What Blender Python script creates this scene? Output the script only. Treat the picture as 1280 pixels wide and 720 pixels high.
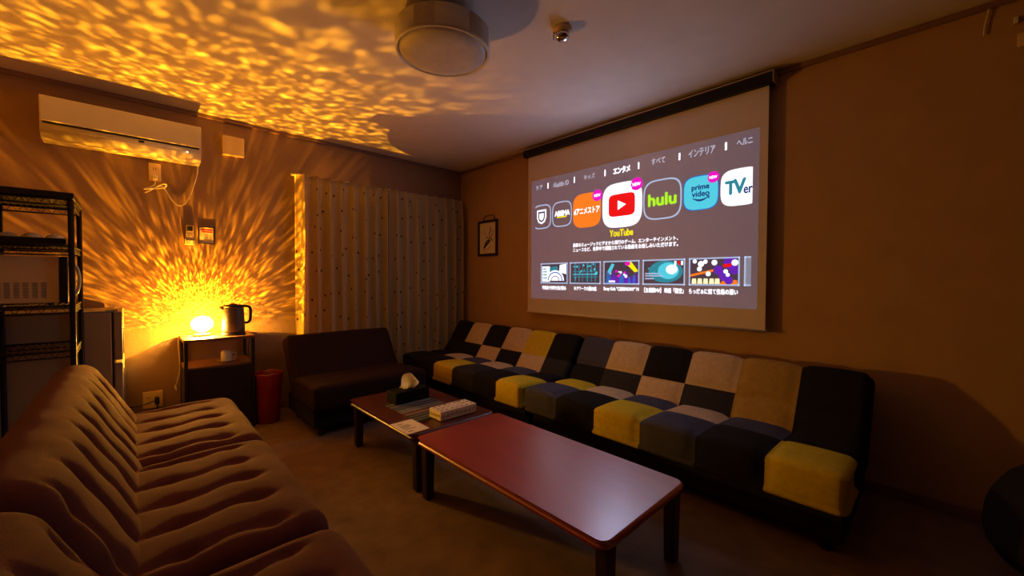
import bpy, bmesh, math, random
from mathutils import Vector, Matrix, noise
random.seed(7)
PI = math.pi
scn = bpy.context.scene
COL = scn.collection
for o in list(bpy.data.objects):
    bpy.data.objects.remove(o)

# ------------------------------------------------------------------ camera
cam_data = bpy.data.cameras.new('camera')
cam = bpy.data.objects.new('camera', cam_data)
COL.objects.link(cam)
_r = Vector((0.7265715, -0.68708245, 0.00340163))
_u = Vector((0.01267098, 0.01834883, 0.99975135))
_w = Vector((0.68697402, 0.72634774, -0.02203774))
_m = Matrix((_r, _u, -_w)).transposed().to_4x4()
_m.translation = Vector((-2.8626, -3.9174, 1.132))
cam.matrix_world = _m
cam_data.sensor_width = 36.0
cam_data.lens = 501.26 / 1280 * 36
cam_data.clip_start = 0.02
scn.camera = cam

# ------------------------------------------------------------------ light and exposure
LAMP_POWER = 720.0
PROJECTOR_POWER = 0.0
WORLD = 0.004
w = bpy.data.worlds.new('world')
scn.world = w
w.use_nodes = True
w.node_tree.nodes['Background'].inputs[0].default_value = (1, 0.7, 0.5, 1)
w.node_tree.nodes['Background'].inputs[1].default_value = WORLD
scn.view_settings.view_transform = 'Standard'
scn.view_settings.look = 'None'
scn.view_settings.exposure = 0.0
scn.view_settings.gamma = 1.0
scn.view_settings.use_curve_mapping = False
try:
    scn.cycles.use_denoising = True
    scn.cycles.max_bounces = 8
    scn.cycles.sample_clamp_indirect = 12.0
    scn.cycles.use_guiding = True
except Exception:
    pass


# ------------------------------------------------------------------ materials
def lin(r, g, b):
    f = lambda c: c / 12.92 if c <= 0.04045 else ((c + 0.055) / 1.055) ** 2.4
    return (f(r / 255), f(g / 255), f(b / 255))


def mat(name, color, rough=0.6, var=0.08, scale=20.0, bump=0.0, bscale=None, metal=0.0, coat=0.0,
        spec=0.5, coat_rough=0.05, coat_ior=1.5, emit=None, estr=0.0, sheen=0.0, stretch=None):
    m = bpy.data.materials.new(name)
    m.use_nodes = True
    nt = m.node_tree
    b = nt.nodes['Principled BSDF']
    b.inputs['Roughness'].default_value = rough
    b.inputs['Metallic'].default_value = metal
    b.inputs['Coat Weight'].default_value = coat
    b.inputs['Coat Roughness'].default_value = coat_rough
    b.inputs['Coat IOR'].default_value = coat_ior
    b.inputs['Specular IOR Level'].default_value = spec
    b.inputs['Sheen Weight'].default_value = sheen
    if emit:
        b.inputs['Emission Color'].default_value = (*emit, 1)
        b.inputs['Emission Strength'].default_value = estr
    tc = nt.nodes.new('ShaderNodeTexCoord')
    src = tc.outputs['Object']
    if stretch:
        mp = nt.nodes.new('ShaderNodeMapping')
        mp.inputs['Scale'].default_value = stretch
        nt.links.new(src, mp.inputs['Vector'])
        src = mp.outputs['Vector']
    n = nt.nodes.new('ShaderNodeTexNoise')
    n.inputs['Scale'].default_value = scale
    n.inputs['Detail'].default_value = 4
    nt.links.new(src, n.inputs['Vector'])
    rp = nt.nodes.new('ShaderNodeValToRGB')
    rp.color_ramp.elements[0].position = 0.3
    rp.color_ramp.elements[1].position = 0.7
    rp.color_ramp.elements[0].color = (*[c * (1 - var) for c in color], 1)
    rp.color_ramp.elements[1].color = (*[min(1, c * (1 + var)) for c in color], 1)
    nt.links.new(n.outputs['Fac'], rp.inputs['Fac'])
    nt.links.new(rp.outputs['Color'], b.inputs['Base Color'])
    if bump:
        n2 = nt.nodes.new('ShaderNodeTexNoise')
        n2.inputs['Scale'].default_value = bscale or scale * 8
        n2.inputs['Detail'].default_value = 3
        nt.links.new(src, n2.inputs['Vector'])
        bp = nt.nodes.new('ShaderNodeBump')
        bp.inputs['Strength'].default_value = bump
        bp.inputs['Distance'].default_value = 0.004
        nt.links.new(n2.outputs['Fac'], bp.inputs['Height'])
        nt.links.new(bp.outputs['Normal'], b.inputs['Normal'])
    return m


M = {}
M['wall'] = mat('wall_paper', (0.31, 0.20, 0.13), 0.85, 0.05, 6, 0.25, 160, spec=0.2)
M['wall_lit'] = mat('lit_wall_paper', (0.52, 0.335, 0.155), 0.85, 0.05, 6, 0.25, 160, spec=0.2)  # lighter copy of the wall paper, warm lamp light put into the colour
M['wall_low_bounce'] = mat('low_bounce_wall_paper', (0.06, 0.045, 0.035), 0.9, 0.05, 6, 0.2, 160, spec=0.2)  # for the unseen front wall, darkened to cut bounce light
M['ceiling'] = mat('ceiling_paper', (0.78, 0.74, 0.70), 0.9, 0.03, 8, 0.15, 200, spec=0.2)
M['carpet'] = mat('carpet', (0.26, 0.17, 0.11), 0.95, 0.22, 9, 0.9, 260, spec=0.1, sheen=0.1)
M['trim'] = mat('brown_trim', (0.26, 0.15, 0.10), 0.5, 0.1, 10)
M['black_fab'] = mat('black_fabric', (0.013, 0.012, 0.014), 0.9, 0.15, 40, 0.4, 500, spec=0.2)
M['grey_fab'] = mat('charcoal_fabric', (0.035, 0.034, 0.042), 0.9, 0.15, 40, 0.4, 500, spec=0.2)
M['navy_fab'] = mat('slate_fabric', (0.075, 0.08, 0.13), 0.9, 0.12, 40, 0.4, 500, spec=0.2)
M['mustard_fab'] = mat('mustard_fabric', (0.46, 0.31, 0.07), 0.9, 0.10, 40, 0.4, 500, spec=0.2)
M['beige_fab'] = mat('beige_fabric', (0.66, 0.53, 0.34), 0.9, 0.10, 40, 0.4, 500, spec=0.2)
M['yellow_fab'] = mat('yellow_fabric', (0.70, 0.55, 0.025), 0.9, 0.08, 40, 0.4, 500, spec=0.2)
M['brown_fab'] = mat('rust_brown_fabric', (0.125, 0.032, 0.017), 0.9, 0.12, 30, 0.4, 420, spec=0.2, sheen=0.1)
M['dark_fab'] = mat('dark_brown_fabric', (0.026, 0.011, 0.010), 0.9, 0.15, 40, 0.4, 500, spec=0.2)
M['under_fab'] = mat('black_base_cloth', (0.01, 0.009, 0.009), 0.95, 0.1, 30)
M['black_wood'] = mat('black_wood', (0.02, 0.012, 0.01), 0.45, 0.2, 12, stretch=(1, 1, 0.1))
M['mahogany'] = mat('mahogany_top', (0.42, 0.018, 0.010), 0.45, 0.14, 5, 0.02, 60, spec=0.8, coat=1.0, coat_rough=0.30, coat_ior=2.5, stretch=(6, 0.6, 6))
M['mahogany_shaded'] = mat('shaded_mahogany_top', (0.085, 0.012, 0.010), 0.36, 0.16, 5, 0.02, 60, spec=1.0, stretch=(6, 0.6, 6))  # darker copy of the mahogany, weak grazing light put into the colour
M['leg_wood'] = mat('dark_leg_wood', (0.03, 0.012, 0.009), 0.4, 0.2, 10, stretch=(1, 1, 0.15))
M['white_plastic'] = mat('white_plastic', (0.75, 0.71, 0.62), 0.4, 0.03, 10)
M['cream_plastic'] = mat('cream_plastic', (0.82, 0.64, 0.34), 0.5, 0.03, 10)
M['matte_black'] = mat('matte_black_card', (0.008, 0.007, 0.007), 0.8, 0.1, 20, spec=0.1)
M['grey_plastic'] = mat('grey_plastic', (0.24, 0.23, 0.22), 0.45, 0.05, 10)
M['black_plastic'] = mat('black_plastic', (0.012, 0.011, 0.011), 0.5, 0.1, 20)
M['black_metal'] = mat('black_metal', (0.012, 0.010, 0.009), 0.55, 0.1, 20, spec=0.25)
M['chrome'] = mat('chrome', (0.75, 0.75, 0.78), 0.15, 0.03, 10, metal=1.0)
M['steel'] = mat('brushed_steel', (0.13, 0.10, 0.085), 0.48, 0.1, 8, metal=0.5, stretch=(1, 1, 40))
M['fridge'] = mat('fridge_grey', (0.40, 0.33, 0.21), 0.40, 0.04, 8)
M['red_plastic'] = mat('red_plastic', (0.33, 0.012, 0.015), 0.35, 0.08, 12, coat=0.2)
M['ceramic'] = mat('white_ceramic', (0.72, 0.70, 0.66), 0.25, 0.03, 10, coat=0.3)
M['paper'] = mat('paper', (0.88, 0.80, 0.62), 0.8, 0.03, 15)
M['tissue'] = mat('tissue_paper', (0.90, 0.87, 0.80), 0.9, 0.03, 15)
M['ink'] = mat('ink', (0.03, 0.025, 0.02), 0.7, 0.1, 15)
M['pale_ink'] = mat('pale_ink', (0.36, 0.27, 0.15), 0.7, 0.1, 15)
M['red_ink'] = mat('red_ink', (0.5, 0.03, 0.03), 0.7, 0.1, 15)
M['screen_cloth'] = mat('screen_cloth', (0.80, 0.76, 0.72), 0.85, 0.02, 10, spec=0.1)
M['gold_trim'] = mat('pale_gold_metal', (0.55, 0.42, 0.25), 0.35, 0.05, 10, metal=0.6)
M['wood_base'] = mat('lamp_wood', (0.35, 0.16, 0.06), 0.5, 0.15, 10)
M['brown_wood'] = mat('cabinet_top_wood', (0.20, 0.09, 0.045), 0.4, 0.2, 8, stretch=(1, 6, 6))


def nodes(name):
    m = bpy.data.materials.new(name)
    m.use_nodes = True
    nt = m.node_tree
    return m, nt, nt.nodes['Principled BSDF']


def curtain_mat():
    m, nt, b = nodes('dotted_curtain_cloth')
    b.inputs['Roughness'].default_value = 0.9
    b.inputs['Specular IOR Level'].default_value = 0.15
    tc = nt.nodes.new('ShaderNodeTexCoord')
    v = nt.nodes.new('ShaderNodeTexVoronoi')
    v.voronoi_dimensions = '2D'
    v.inputs['Scale'].default_value = 1.0
    v.inputs['Randomness'].default_value = 0.55
    nt.links.new(tc.outputs['UV'], v.inputs['Vector'])
    lt = nt.nodes.new('ShaderNodeMath')
    lt.operation = 'LESS_THAN'
    lt.inputs[1].default_value = 0.062
    nt.links.new(v.outputs['Distance'], lt.inputs[0])
    n = nt.nodes.new('ShaderNodeTexNoise')
    n.inputs['Scale'].default_value = 60
    nt.links.new(tc.outputs['Object'], n.inputs['Vector'])
    r = nt.nodes.new('ShaderNodeValToRGB')
    r.color_ramp.elements[0].color = (0.78, 0.64, 0.40, 1)
    r.color_ramp.elements[1].color = (0.88, 0.73, 0.47, 1)
    nt.links.new(n.outputs['Fac'], r.inputs['Fac'])
    mx = nt.nodes.new('ShaderNodeMixRGB')
    mx.inputs[2].default_value = (0.17, 0.075, 0.03, 1)
    nt.links.new(lt.outputs[0], mx.inputs[0])
    nt.links.new(r.outputs[0], mx.inputs[1])
    nt.links.new(mx.outputs[0], b.inputs['Base Color'])
    return m


M['curtain'] = curtain_mat()


def runner_mat():
    m, nt, b = nodes('woven_runner_cloth')
    b.inputs['Roughness'].default_value = 0.95
    tc = nt.nodes.new('ShaderNodeTexCoord')
    sp = nt.nodes.new('ShaderNodeSeparateXYZ')
    nt.links.new(tc.outputs['Object'], sp.inputs[0])
    ma = nt.nodes.new('ShaderNodeMath')
    ma.operation = 'MULTIPLY_ADD'
    ma.inputs[1].default_value = 1 / 0.42
    ma.inputs[2].default_value = 0.5
    nt.links.new(sp.outputs['Y'], ma.inputs[0])
    r = nt.nodes.new('ShaderNodeValToRGB')
    r.color_ramp.interpolation = 'CONSTANT'
    dk, bl, br, gr = (0.02, 0.02, 0.025, 1), (0.11, 0.13, 0.17, 1), (0.20, 0.07, 0.05, 1), (0.20, 0.20, 0.20, 1)
    seq = [(0.0, dk), (.05, bl), (.09, dk), (.13, gr), (.16, dk), (.22, bl), (.26, dk), (.30, br), (.33, gr), (.36, br),
           (.39, dk), (.42, br), (.45, gr), (.52, bl), (.56, gr), (.60, dk), (.65, bl), (.70, dk), (.75, gr), (.79, bl),
           (.83, dk), (.88, gr), (.91, bl), (.95, dk)]
    e = r.color_ramp.elements
    e[0].position, e[0].color = seq[0]
    e[1].position, e[1].color = seq[1]
    for p, c in seq[2:]:
        x = e.new(p)
        x.color = c
    nt.links.new(ma.outputs[0], r.inputs['Fac'])
    nt.links.new(r.outputs[0], b.inputs['Base Color'])
    wv = nt.nodes.new('ShaderNodeTexWave')
    wv.inputs['Scale'].default_value = 130
    nt.links.new(tc.outputs['Object'], wv.inputs['Vector'])
    bp = nt.nodes.new('ShaderNodeBump')
    bp.inputs['Strength'].default_value = 0.4
    bp.inputs['Distance'].default_value = 0.002
    nt.links.new(wv.outputs['Fac'], bp.inputs['Height'])
    nt.links.new(bp.outputs[0], b.inputs['Normal'])
    return m


M['runner'] = runner_mat()


def shade_mat():
    """crackled amber glass: lets the bulb through cell by cell"""
    m = bpy.data.materials.new('crackled_amber_glass')
    m.use_nodes = True
    nt = m.node_tree
    nt.nodes.clear()
    N, L = nt.nodes.new, nt.links.new
    out = N('ShaderNodeOutputMaterial')
    tc = N('ShaderNodeTexCoord')
    nm = N('ShaderNodeVectorMath')
    nm.operation = 'NORMALIZE'
    L(tc.outputs['Object'], nm.inputs[0])
    nz = N('ShaderNodeTexNoise')
    nz.inputs['Scale'].default_value = 15.0
    nz.inputs['Detail'].default_value = 3
    L(nm.outputs[0], nz.inputs['Vector'])
    sub = N('ShaderNodeVectorMath')
    sub.operation = 'SUBTRACT'
    sub.inputs[1].default_value = (0.5, 0.5, 0.5)
    L(nz.outputs['Color'], sub.inputs[0])
    sc = N('ShaderNodeVectorMath')
    sc.operation = 'SCALE'
    sc.inputs['Scale'].default_value = 0.15
    L(sub.outputs[0], sc.inputs[0])
    ad = N('ShaderNodeVectorMath')
    ad.operation = 'ADD'
    L(nm.outputs[0], ad.inputs[0])
    L(sc.outputs[0], ad.inputs[1])
    v = N('ShaderNodeTexVoronoi')
    v.feature = 'SMOOTH_F1'
    v.inputs['Scale'].default_value = 23.0
    v.inputs['Smoothness'].default_value = 0.25
    L(ad.outputs[0], v.inputs['Vector'])
    r = N('ShaderNodeValToRGB')
    r.color_ramp.interpolation = 'EASE'
    e = r.color_ramp.elements
    e[0].position, e[0].color = 0.12, (1, 1, 1, 1)
    e[1].position, e[1].color = 0.60, (0.03, 0.03, 0.03, 1)
    x = e.new(0.36)
    x.color = (0.22, 0.22, 0.22, 1)
    L(v.outputs['Distance'], r.inputs['Fac'])
    n2 = N('ShaderNodeTexNoise')
    n2.inputs['Scale'].default_value = 9.0
    n2.inputs['Detail'].default_value = 2
    L(nm.outputs[0], n2.inputs['Vector'])
    mr = N('ShaderNodeMapRange')
    mr.inputs['From Min'].default_value = 0.3
    mr.inputs['From Max'].default_value = 0.7
    mr.inputs['To Min'].default_value = 0.45
    mr.inputs['To Max'].default_value = 1.35
    L(n2.outputs['Fac'], mr.inputs['Value'])
    mu = N('ShaderNodeMath')
    mu.operation = 'MULTIPLY'
    L(r.outputs['Color'], mu.inputs[0])
    L(mr.outputs[0], mu.inputs[1])
    # plain frosted foot of the shade below its equator
    sp = N('ShaderNodeSeparateXYZ')
    L(nm.outputs[0], sp.inputs[0])
    el = N('ShaderNodeMapRange')
    el.inputs['From Min'].default_value = -0.56
    el.inputs['From Max'].default_value = -0.40
    L(sp.outputs['Z'], el.inputs['Value'])
    # transmission cut low down, added so less light leaves sideways than upwards
    low = N('ShaderNodeMapRange')
    low.inputs['From Min'].default_value = -0.35
    low.inputs['From Max'].default_value = 0.40
    low.inputs['To Min'].default_value = 0.50
    low.inputs['To Max'].default_value = 1.0
    L(sp.outputs['Z'], low.inputs['Value'])
    m3 = N('ShaderNodeMath')
    m3.operation = 'MULTIPLY'
    L(mu.outputs[0], m3.inputs[0])
    L(low.outputs[0], m3.inputs[1])
    mu = m3
    mx = N('ShaderNodeMixRGB')
    mx.inputs[1].default_value = (0.075, 0.075, 0.075, 1)
    L(el.outputs[0], mx.inputs[0])
    L(mu.outputs[0], mx.inputs[2])
    # added dimming on the room side, keeps lamp streaks off the screen wall
    fy = N('ShaderNodeMapRange')
    fy.inputs['From Min'].default_value = -0.10
    fy.inputs['From Max'].default_value = -0.45
    L(sp.outputs['Y'], fy.inputs['Value'])
    fz = N('ShaderNodeMapRange')
    fz.inputs['From Min'].default_value = 0.50
    fz.inputs['From Max'].default_value = 0.15
    L(sp.outputs['Z'], fz.inputs['Value'])
    fm = N('ShaderNodeMath')
    fm.operation = 'MULTIPLY'
    L(fy.outputs[0], fm.inputs[0])
    L(fz.outputs[0], fm.inputs[1])
    mf = N('ShaderNodeMixRGB')
    mf.inputs[2].default_value = (0.03, 0.03, 0.03, 1)
    L(fm.outputs[0], mf.inputs[0])
    L(mx.outputs[0], mf.inputs[1])
    mx = mf
    tint = N('ShaderNodeMixRGB')
    tint.blend_type = 'MULTIPLY'
    tint.inputs[0].default_value = 1.0
    tint.inputs[2].default_value = (1.0, 0.40, 0.012, 1)
    L(mx.outputs[0], tint.inputs[1])
    tr = N('ShaderNodeBsdfTransparent')
    L(tint.outputs[0], tr.inputs['Color'])
    em = N('ShaderNodeEmission')
    em.inputs['Color'].default_value = (1, 0.50, 0.07, 1)
    ez = N('ShaderNodeMapRange')          # extra glow added low on the shade to brighten the room
    ez.inputs['From Min'].default_value = 0.35
    ez.inputs['From Max'].default_value = -0.35
    ez.inputs['To Min'].default_value = 0.0
    ez.inputs['To Max'].default_value = 800.0
    L(sp.outputs['Z'], ez.inputs['Value'])
    ey = N('ShaderNodeMapRange')          # added glow kept to the room side, off the wall behind
    ey.inputs['From Min'].default_value = 0.25
    ey.inputs['From Max'].default_value = -0.25
    L(sp.outputs['Y'], ey.inputs['Value'])
    eg = N('ShaderNodeMath')
    eg.operation = 'MULTIPLY_ADD'
    L(ez.outputs[0], eg.inputs[0])
    L(ey.outputs[0], eg.inputs[1])
    eg.inputs[2].default_value = 18.0
    L(eg.outputs[0], em.inputs['Strength'])
    ads = N('ShaderNodeAddShader')
    L(tr.outputs[0], ads.inputs[0])
    L(em.outputs[0], ads.inputs[1])
    L(ads.outputs[0], out.inputs['Surface'])
    return m


M['shade'] = shade_mat()

_em = {}


def glow(name, color, strength=1.0, base=(0.75, 0.72, 0.68)):
    """projected light on the screen cloth: the cloth's own colour plus the light thrown on it"""
    k = (name, strength)
    if k not in _em:
        _em[k] = mat(name, base, 0.85, 0.02, 10, spec=0.1, emit=color, estr=strength)
    return _em[k]


# ------------------------------------------------------------------ mesh helpers
def box(bm, x0, x1, y0, y1, z0, z1, bev=0.0, seg=2, mi=0, taper=None):
    vs = [bm.verts.new((x, y, z)) for z in (z0, z1) for y in (y0, y1) for x in (x0, x1)]
    f = [(0, 2, 3, 1), (4, 5, 7, 6), (0, 1, 5, 4), (2, 6, 7, 3), (0, 4, 6, 2), (1, 3, 7, 5)]
    fs = [bm.faces.new([vs[i] for i in q]) for q in f]
    if taper:
        cx, cy = (x0 + x1) / 2, (y0 + y1) / 2
        for v in vs[:4]:
            v.co.x = cx + (v.co.x - cx) * taper
            v.co.y = cy + (v.co.y - cy) * taper
    for q in fs:
        q.material_index = mi
    if bev > 0:
        ed = list({e for q in fs for e in q.edges})
        r = bmesh.ops.bevel(bm, geom=ed, offset=bev, segments=seg, profile=0.5, affect='EDGES')
        for q in r['faces']:
            q.material_index = mi
            q.smooth = True
    return fs


def prism(bm, pts, axis, a0, a1, mi=0, smooth=False):
    """extrude a closed 2-D outline along x, y or z"""
    def P(p, a):
        return {'x': (a, p[0], p[1]), 'y': (p[0], a, p[1]), 'z': (p[0], p[1], a)}[axis]
    A = [bm.verts.new(P(p, a0)) for p in pts]
    B = [bm.verts.new(P(p, a1)) for p in pts]
    n = len(pts)
    fs = []
    for i in range(n):
        q = bm.faces.new((A[i], A[(i + 1) % n], B[(i + 1) % n], B[i]))
        q.smooth = smooth
        fs.append(q)
    fs += [bm.faces.new(A[::-1]), bm.faces.new(B)]
    for q in fs:
        q.material_index = mi
    bmesh.ops.recalc_face_normals(bm, faces=fs)
    return fs


def lathe(bm, prof, cx=0, cy=0, n=40, mi=0, sx=1, sy=1, cap=True, smooth=True):
    rings = []
    for r, z in prof:
        rings.append([bm.verts.new((cx + sx * r * math.cos(2 * PI * i / n), cy + sy * r * math.sin(2 * PI * i / n), z)) for i in range(n)])
    for a, b in zip(rings, rings[1:]):
        for i in range(n):
            q = bm.faces.new((a[i], a[(i + 1) % n], b[(i + 1) % n], b[i]))
            q.smooth = smooth
            q.material_index = mi
    if cap:
        for ring, rev in ((rings[0], True), (rings[-1], False)):
            q = bm.faces.new(ring[::-1] if rev else ring)
            q.material_index = mi


def tube(bm, pts, r, n=10, mi=0, cap=True, flat=None):
    pts = [Vector(p) for p in pts]
    rs = r if isinstance(r, (list, tuple)) else [r] * len(pts)
    prev = None
    rings = []
    for i, p in enumerate(pts):
        t = (pts[min(i + 1, len(pts) - 1)] - pts[max(i - 1, 0)]).normalized()
        if prev is None:
            a = Vector((0, 0, 1)) if abs(t.z) < 0.9 else Vector((1, 0, 0))
            u = t.cross(a).normalized()
        else:
            u = (prev - t * prev.dot(t)).normalized()
        prev = u
        v = t.cross(u)
        rings.append([bm.verts.new(p + (u * math.cos(2 * PI * k / n) * (flat or 1) + v * math.sin(2 * PI * k / n)) * rs[i]) for k in range(n)])
    for a, b in zip(rings, rings[1:]):
        for k in range(n):
            q = bm.faces.new((a[k], a[(k + 1) % n], b[(k + 1) % n], b[k]))
            q.smooth = True
            q.material_index = mi
    if cap:
        for ring in (rings[0][::-1], rings[-1]):
            q = bm.faces.new(ring)
            q.material_index = mi


def spline(pts, n=8):
    """Catmull-Rom through the points"""
    P = [Vector(p) for p in pts]
    P = [P[0] * 2 - P[1]] + P + [P[-1] * 2 - P[-2]]
    out = []
    for i in range(1, len(P) - 2):
        for k in range(n):
            t = k / n
            a, b, c, d = P[i - 1], P[i], P[i + 1], P[i + 2]
            out.append(0.5 * ((2 * b) + (c - a) * t + (2 * a - 5 * b + 4 * c - d) * t * t + (3 * b - a - 3 * c + d) * t ** 3))
    out.append(P[-2])
    return out


def rrect(x0, x1, y0, y1, r, n=8):
    pts = []
    for cx, cy, a in ((x1 - r, y1 - r, 0), (x0 + r, y1 - r, PI / 2), (x0 + r, y0 + r, PI), (x1 - r, y0 + r, 1.5 * PI)):
        for k in range(n + 1):
            t = a + PI / 2 * k / n
            pts.append((cx + r * math.cos(t), cy + r * math.sin(t)))
    return pts


def lin_space(a, b, n):
    return [a + (b - a) * i / n for i in range(n + 1)]


def pad(bm, hx, hy, hz, r, us, vs, ws, disp=None, mf=None, mtx=None):
    """rounded slab built of six grids; disp(p, n) pushes each point along its normal, mf(c, n) picks a material slot"""
    S = {}

    def V(q):
        k = (round(q[0], 5), round(q[1], 5), round(q[2], 5))
        if k in S:
            return S[k]
        p = Vector(q)
        inner = Vector((max(-hx + r, min(hx - r, p.x)), max(-hy + r, min(hy - r, p.y)), max(-hz + r, min(hz - r, p.z))))
        d = p - inner
        n = d.normalized()
        co = inner + n * r
        if disp:
            co = co + n * disp(co, n)
        if mtx is not None:
            co = mtx @ co
        v = bm.verts.new(co)
        S[k] = v
        return v

    def grid(A, B, fn, flip):
        for i in range(len(A) - 1):
            for j in range(len(B) - 1):
                q = [fn(A[i], B[j]), fn(A[i + 1], B[j]), fn(A[i + 1], B[j + 1]), fn(A[i], B[j + 1])]
                if flip:
                    q = q[::-1]
                c = sum((Vector(x) for x in q), Vector()) / 4
                vv = []
                for x in q:
                    v = V(x)
                    if v not in vv:
                        vv.append(v)
                if len(vv) < 3:
                    continue
                try:
                    f = bm.faces.new(vv)
                except ValueError:
                    continue
                f.smooth = True
                if mf:
                    f.material_index = mf(c)
    grid(us, vs, lambda a, b: (a, b, hz), False)
    grid(us, vs, lambda a, b: (a, b, -hz), True)
    grid(us, ws, lambda a, b: (a, -hy, b), False)
    grid(us, ws, lambda a, b: (a, hy, b), True)
    grid(vs, ws, lambda a, b: (-hx, a, b), True)
    grid(vs, ws, lambda a, b: (hx, a, b), False)


def thing(name, label, cat, loc=(0, 0, 0), rot=0.0, group=None):
    o = bpy.data.objects.new(name, None)
    o.empty_display_size = 0.1
    COL.objects.link(o)
    o.location = loc
    o.rotation_euler = (0, 0, rot)
    o['label'] = label
    o['category'] = cat
    if group:
        o['group'] = group
    return o


def root_loc(o):
    v = Vector(o.location)
    while o.parent:
        o = o.parent
        v += Vector(o.location)
    return v


def obj(name, bm, mats, parent=None, world=True, label=None, origin=None):
    """link a bmesh as one object; world=True: the bmesh is in room coordinates"""
    me = bpy.data.meshes.new(name)
    if world and parent is not None:
        bmesh.ops.translate(bm, verts=bm.verts, vec=-root_loc(parent))
    if origin is not None:
        base = Vector(origin) - (root_loc(parent) if (world and parent is not None) else Vector())
        bmesh.ops.translate(bm, verts=bm.verts, vec=-base)
    bm.to_mesh(me)
    bm.free()
    o = bpy.data.objects.new(name, me)
    for m in (mats if isinstance(mats, (list, tuple)) else [mats]):
        me.materials.append(m)
    COL.objects.link(o)
    if origin is not None:
        o.location = base
    if parent is not None:
        o.parent = parent
    if label:
        o['label'] = label
    return o


def tag(o, label, cat, group=None):
    o['label'] = label
    o['category'] = cat
    if group:
        o['group'] = group
    return o


def single(name, bm, mats, label, cat, origin, group=None):
    return tag(obj(name, bm, mats, None, True, None, origin), label, cat, group)


def struct(name, bm, m):
    o = obj(name, bm, m)
    o['kind'] = 'structure'
    return o


def copy_tree(o, parent=None):
    c = o.copy()
    COL.objects.link(c)
    c.parent = parent
    for ch in [x for x in bpy.data.objects if x.parent == o]:
        copy_tree(ch, c)
    return c


def BM():
    return bmesh.new()


# ------------------------------------------------------------------ the room
XL, YF, H = -3.62, -4.90, 2.40
b = BM(); box(b, XL - .1, .1, YF - .1, .1, -0.1, 0); struct('floor', b, M['carpet'])
b = BM(); box(b, XL - .1, .1, YF - .1, .1, H, H + .1); struct('ceiling', b, M['ceiling'])
b = BM(); box(b, XL - .1, .1, 0, .1, 0, H); struct('wall_back', b, M['wall'])
b = BM(); box(b, 0, .1, YF, 0, 0, H); struct('wall_right', b, M['wall_lit'])
b = BM(); box(b, XL - .1, XL, YF, 0, 0, H); struct('wall_left', b, M['wall'])
b = BM(); box(b, XL - .1, .1, YF - .1, YF, 0, H); struct('wall_front', b, M['wall_low_bounce'])
b = BM(); box(b, XL, 0, -.018, 0, H - .03, H, .004); struct('trim_1', b, M['trim'])
b = BM(); box(b, -.018, 0, YF, -.018, H - .03, H, .004); struct('trim_2', b, M['trim'])
b = BM(); box(b, -.012, 0, YF, 0, 0, .06, .004); struct('baseboard_right', b, M['trim'])
b = BM(); box(b, XL, 0, -.012, 0, 0, .06, .004); struct('baseboard_back', b, M['trim'])


# ------------------------------------------------------------------ low sofas (patchwork, plain and tufted)
PATCH = ['black_fab', 'grey_fab', 'navy_fab', 'beige_fab', 'yellow_fab', 'mustard_fab']
PM = [M[k] for k in PATCH]


def cell_bulge(s, t, a, p=0.30):
    s, t = max(0, min(1, s)), max(0, min(1, t))
    return a * ((4 * s * (1 - s)) ** p * (4 * t * (1 - t)) ** p - 1)


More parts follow.
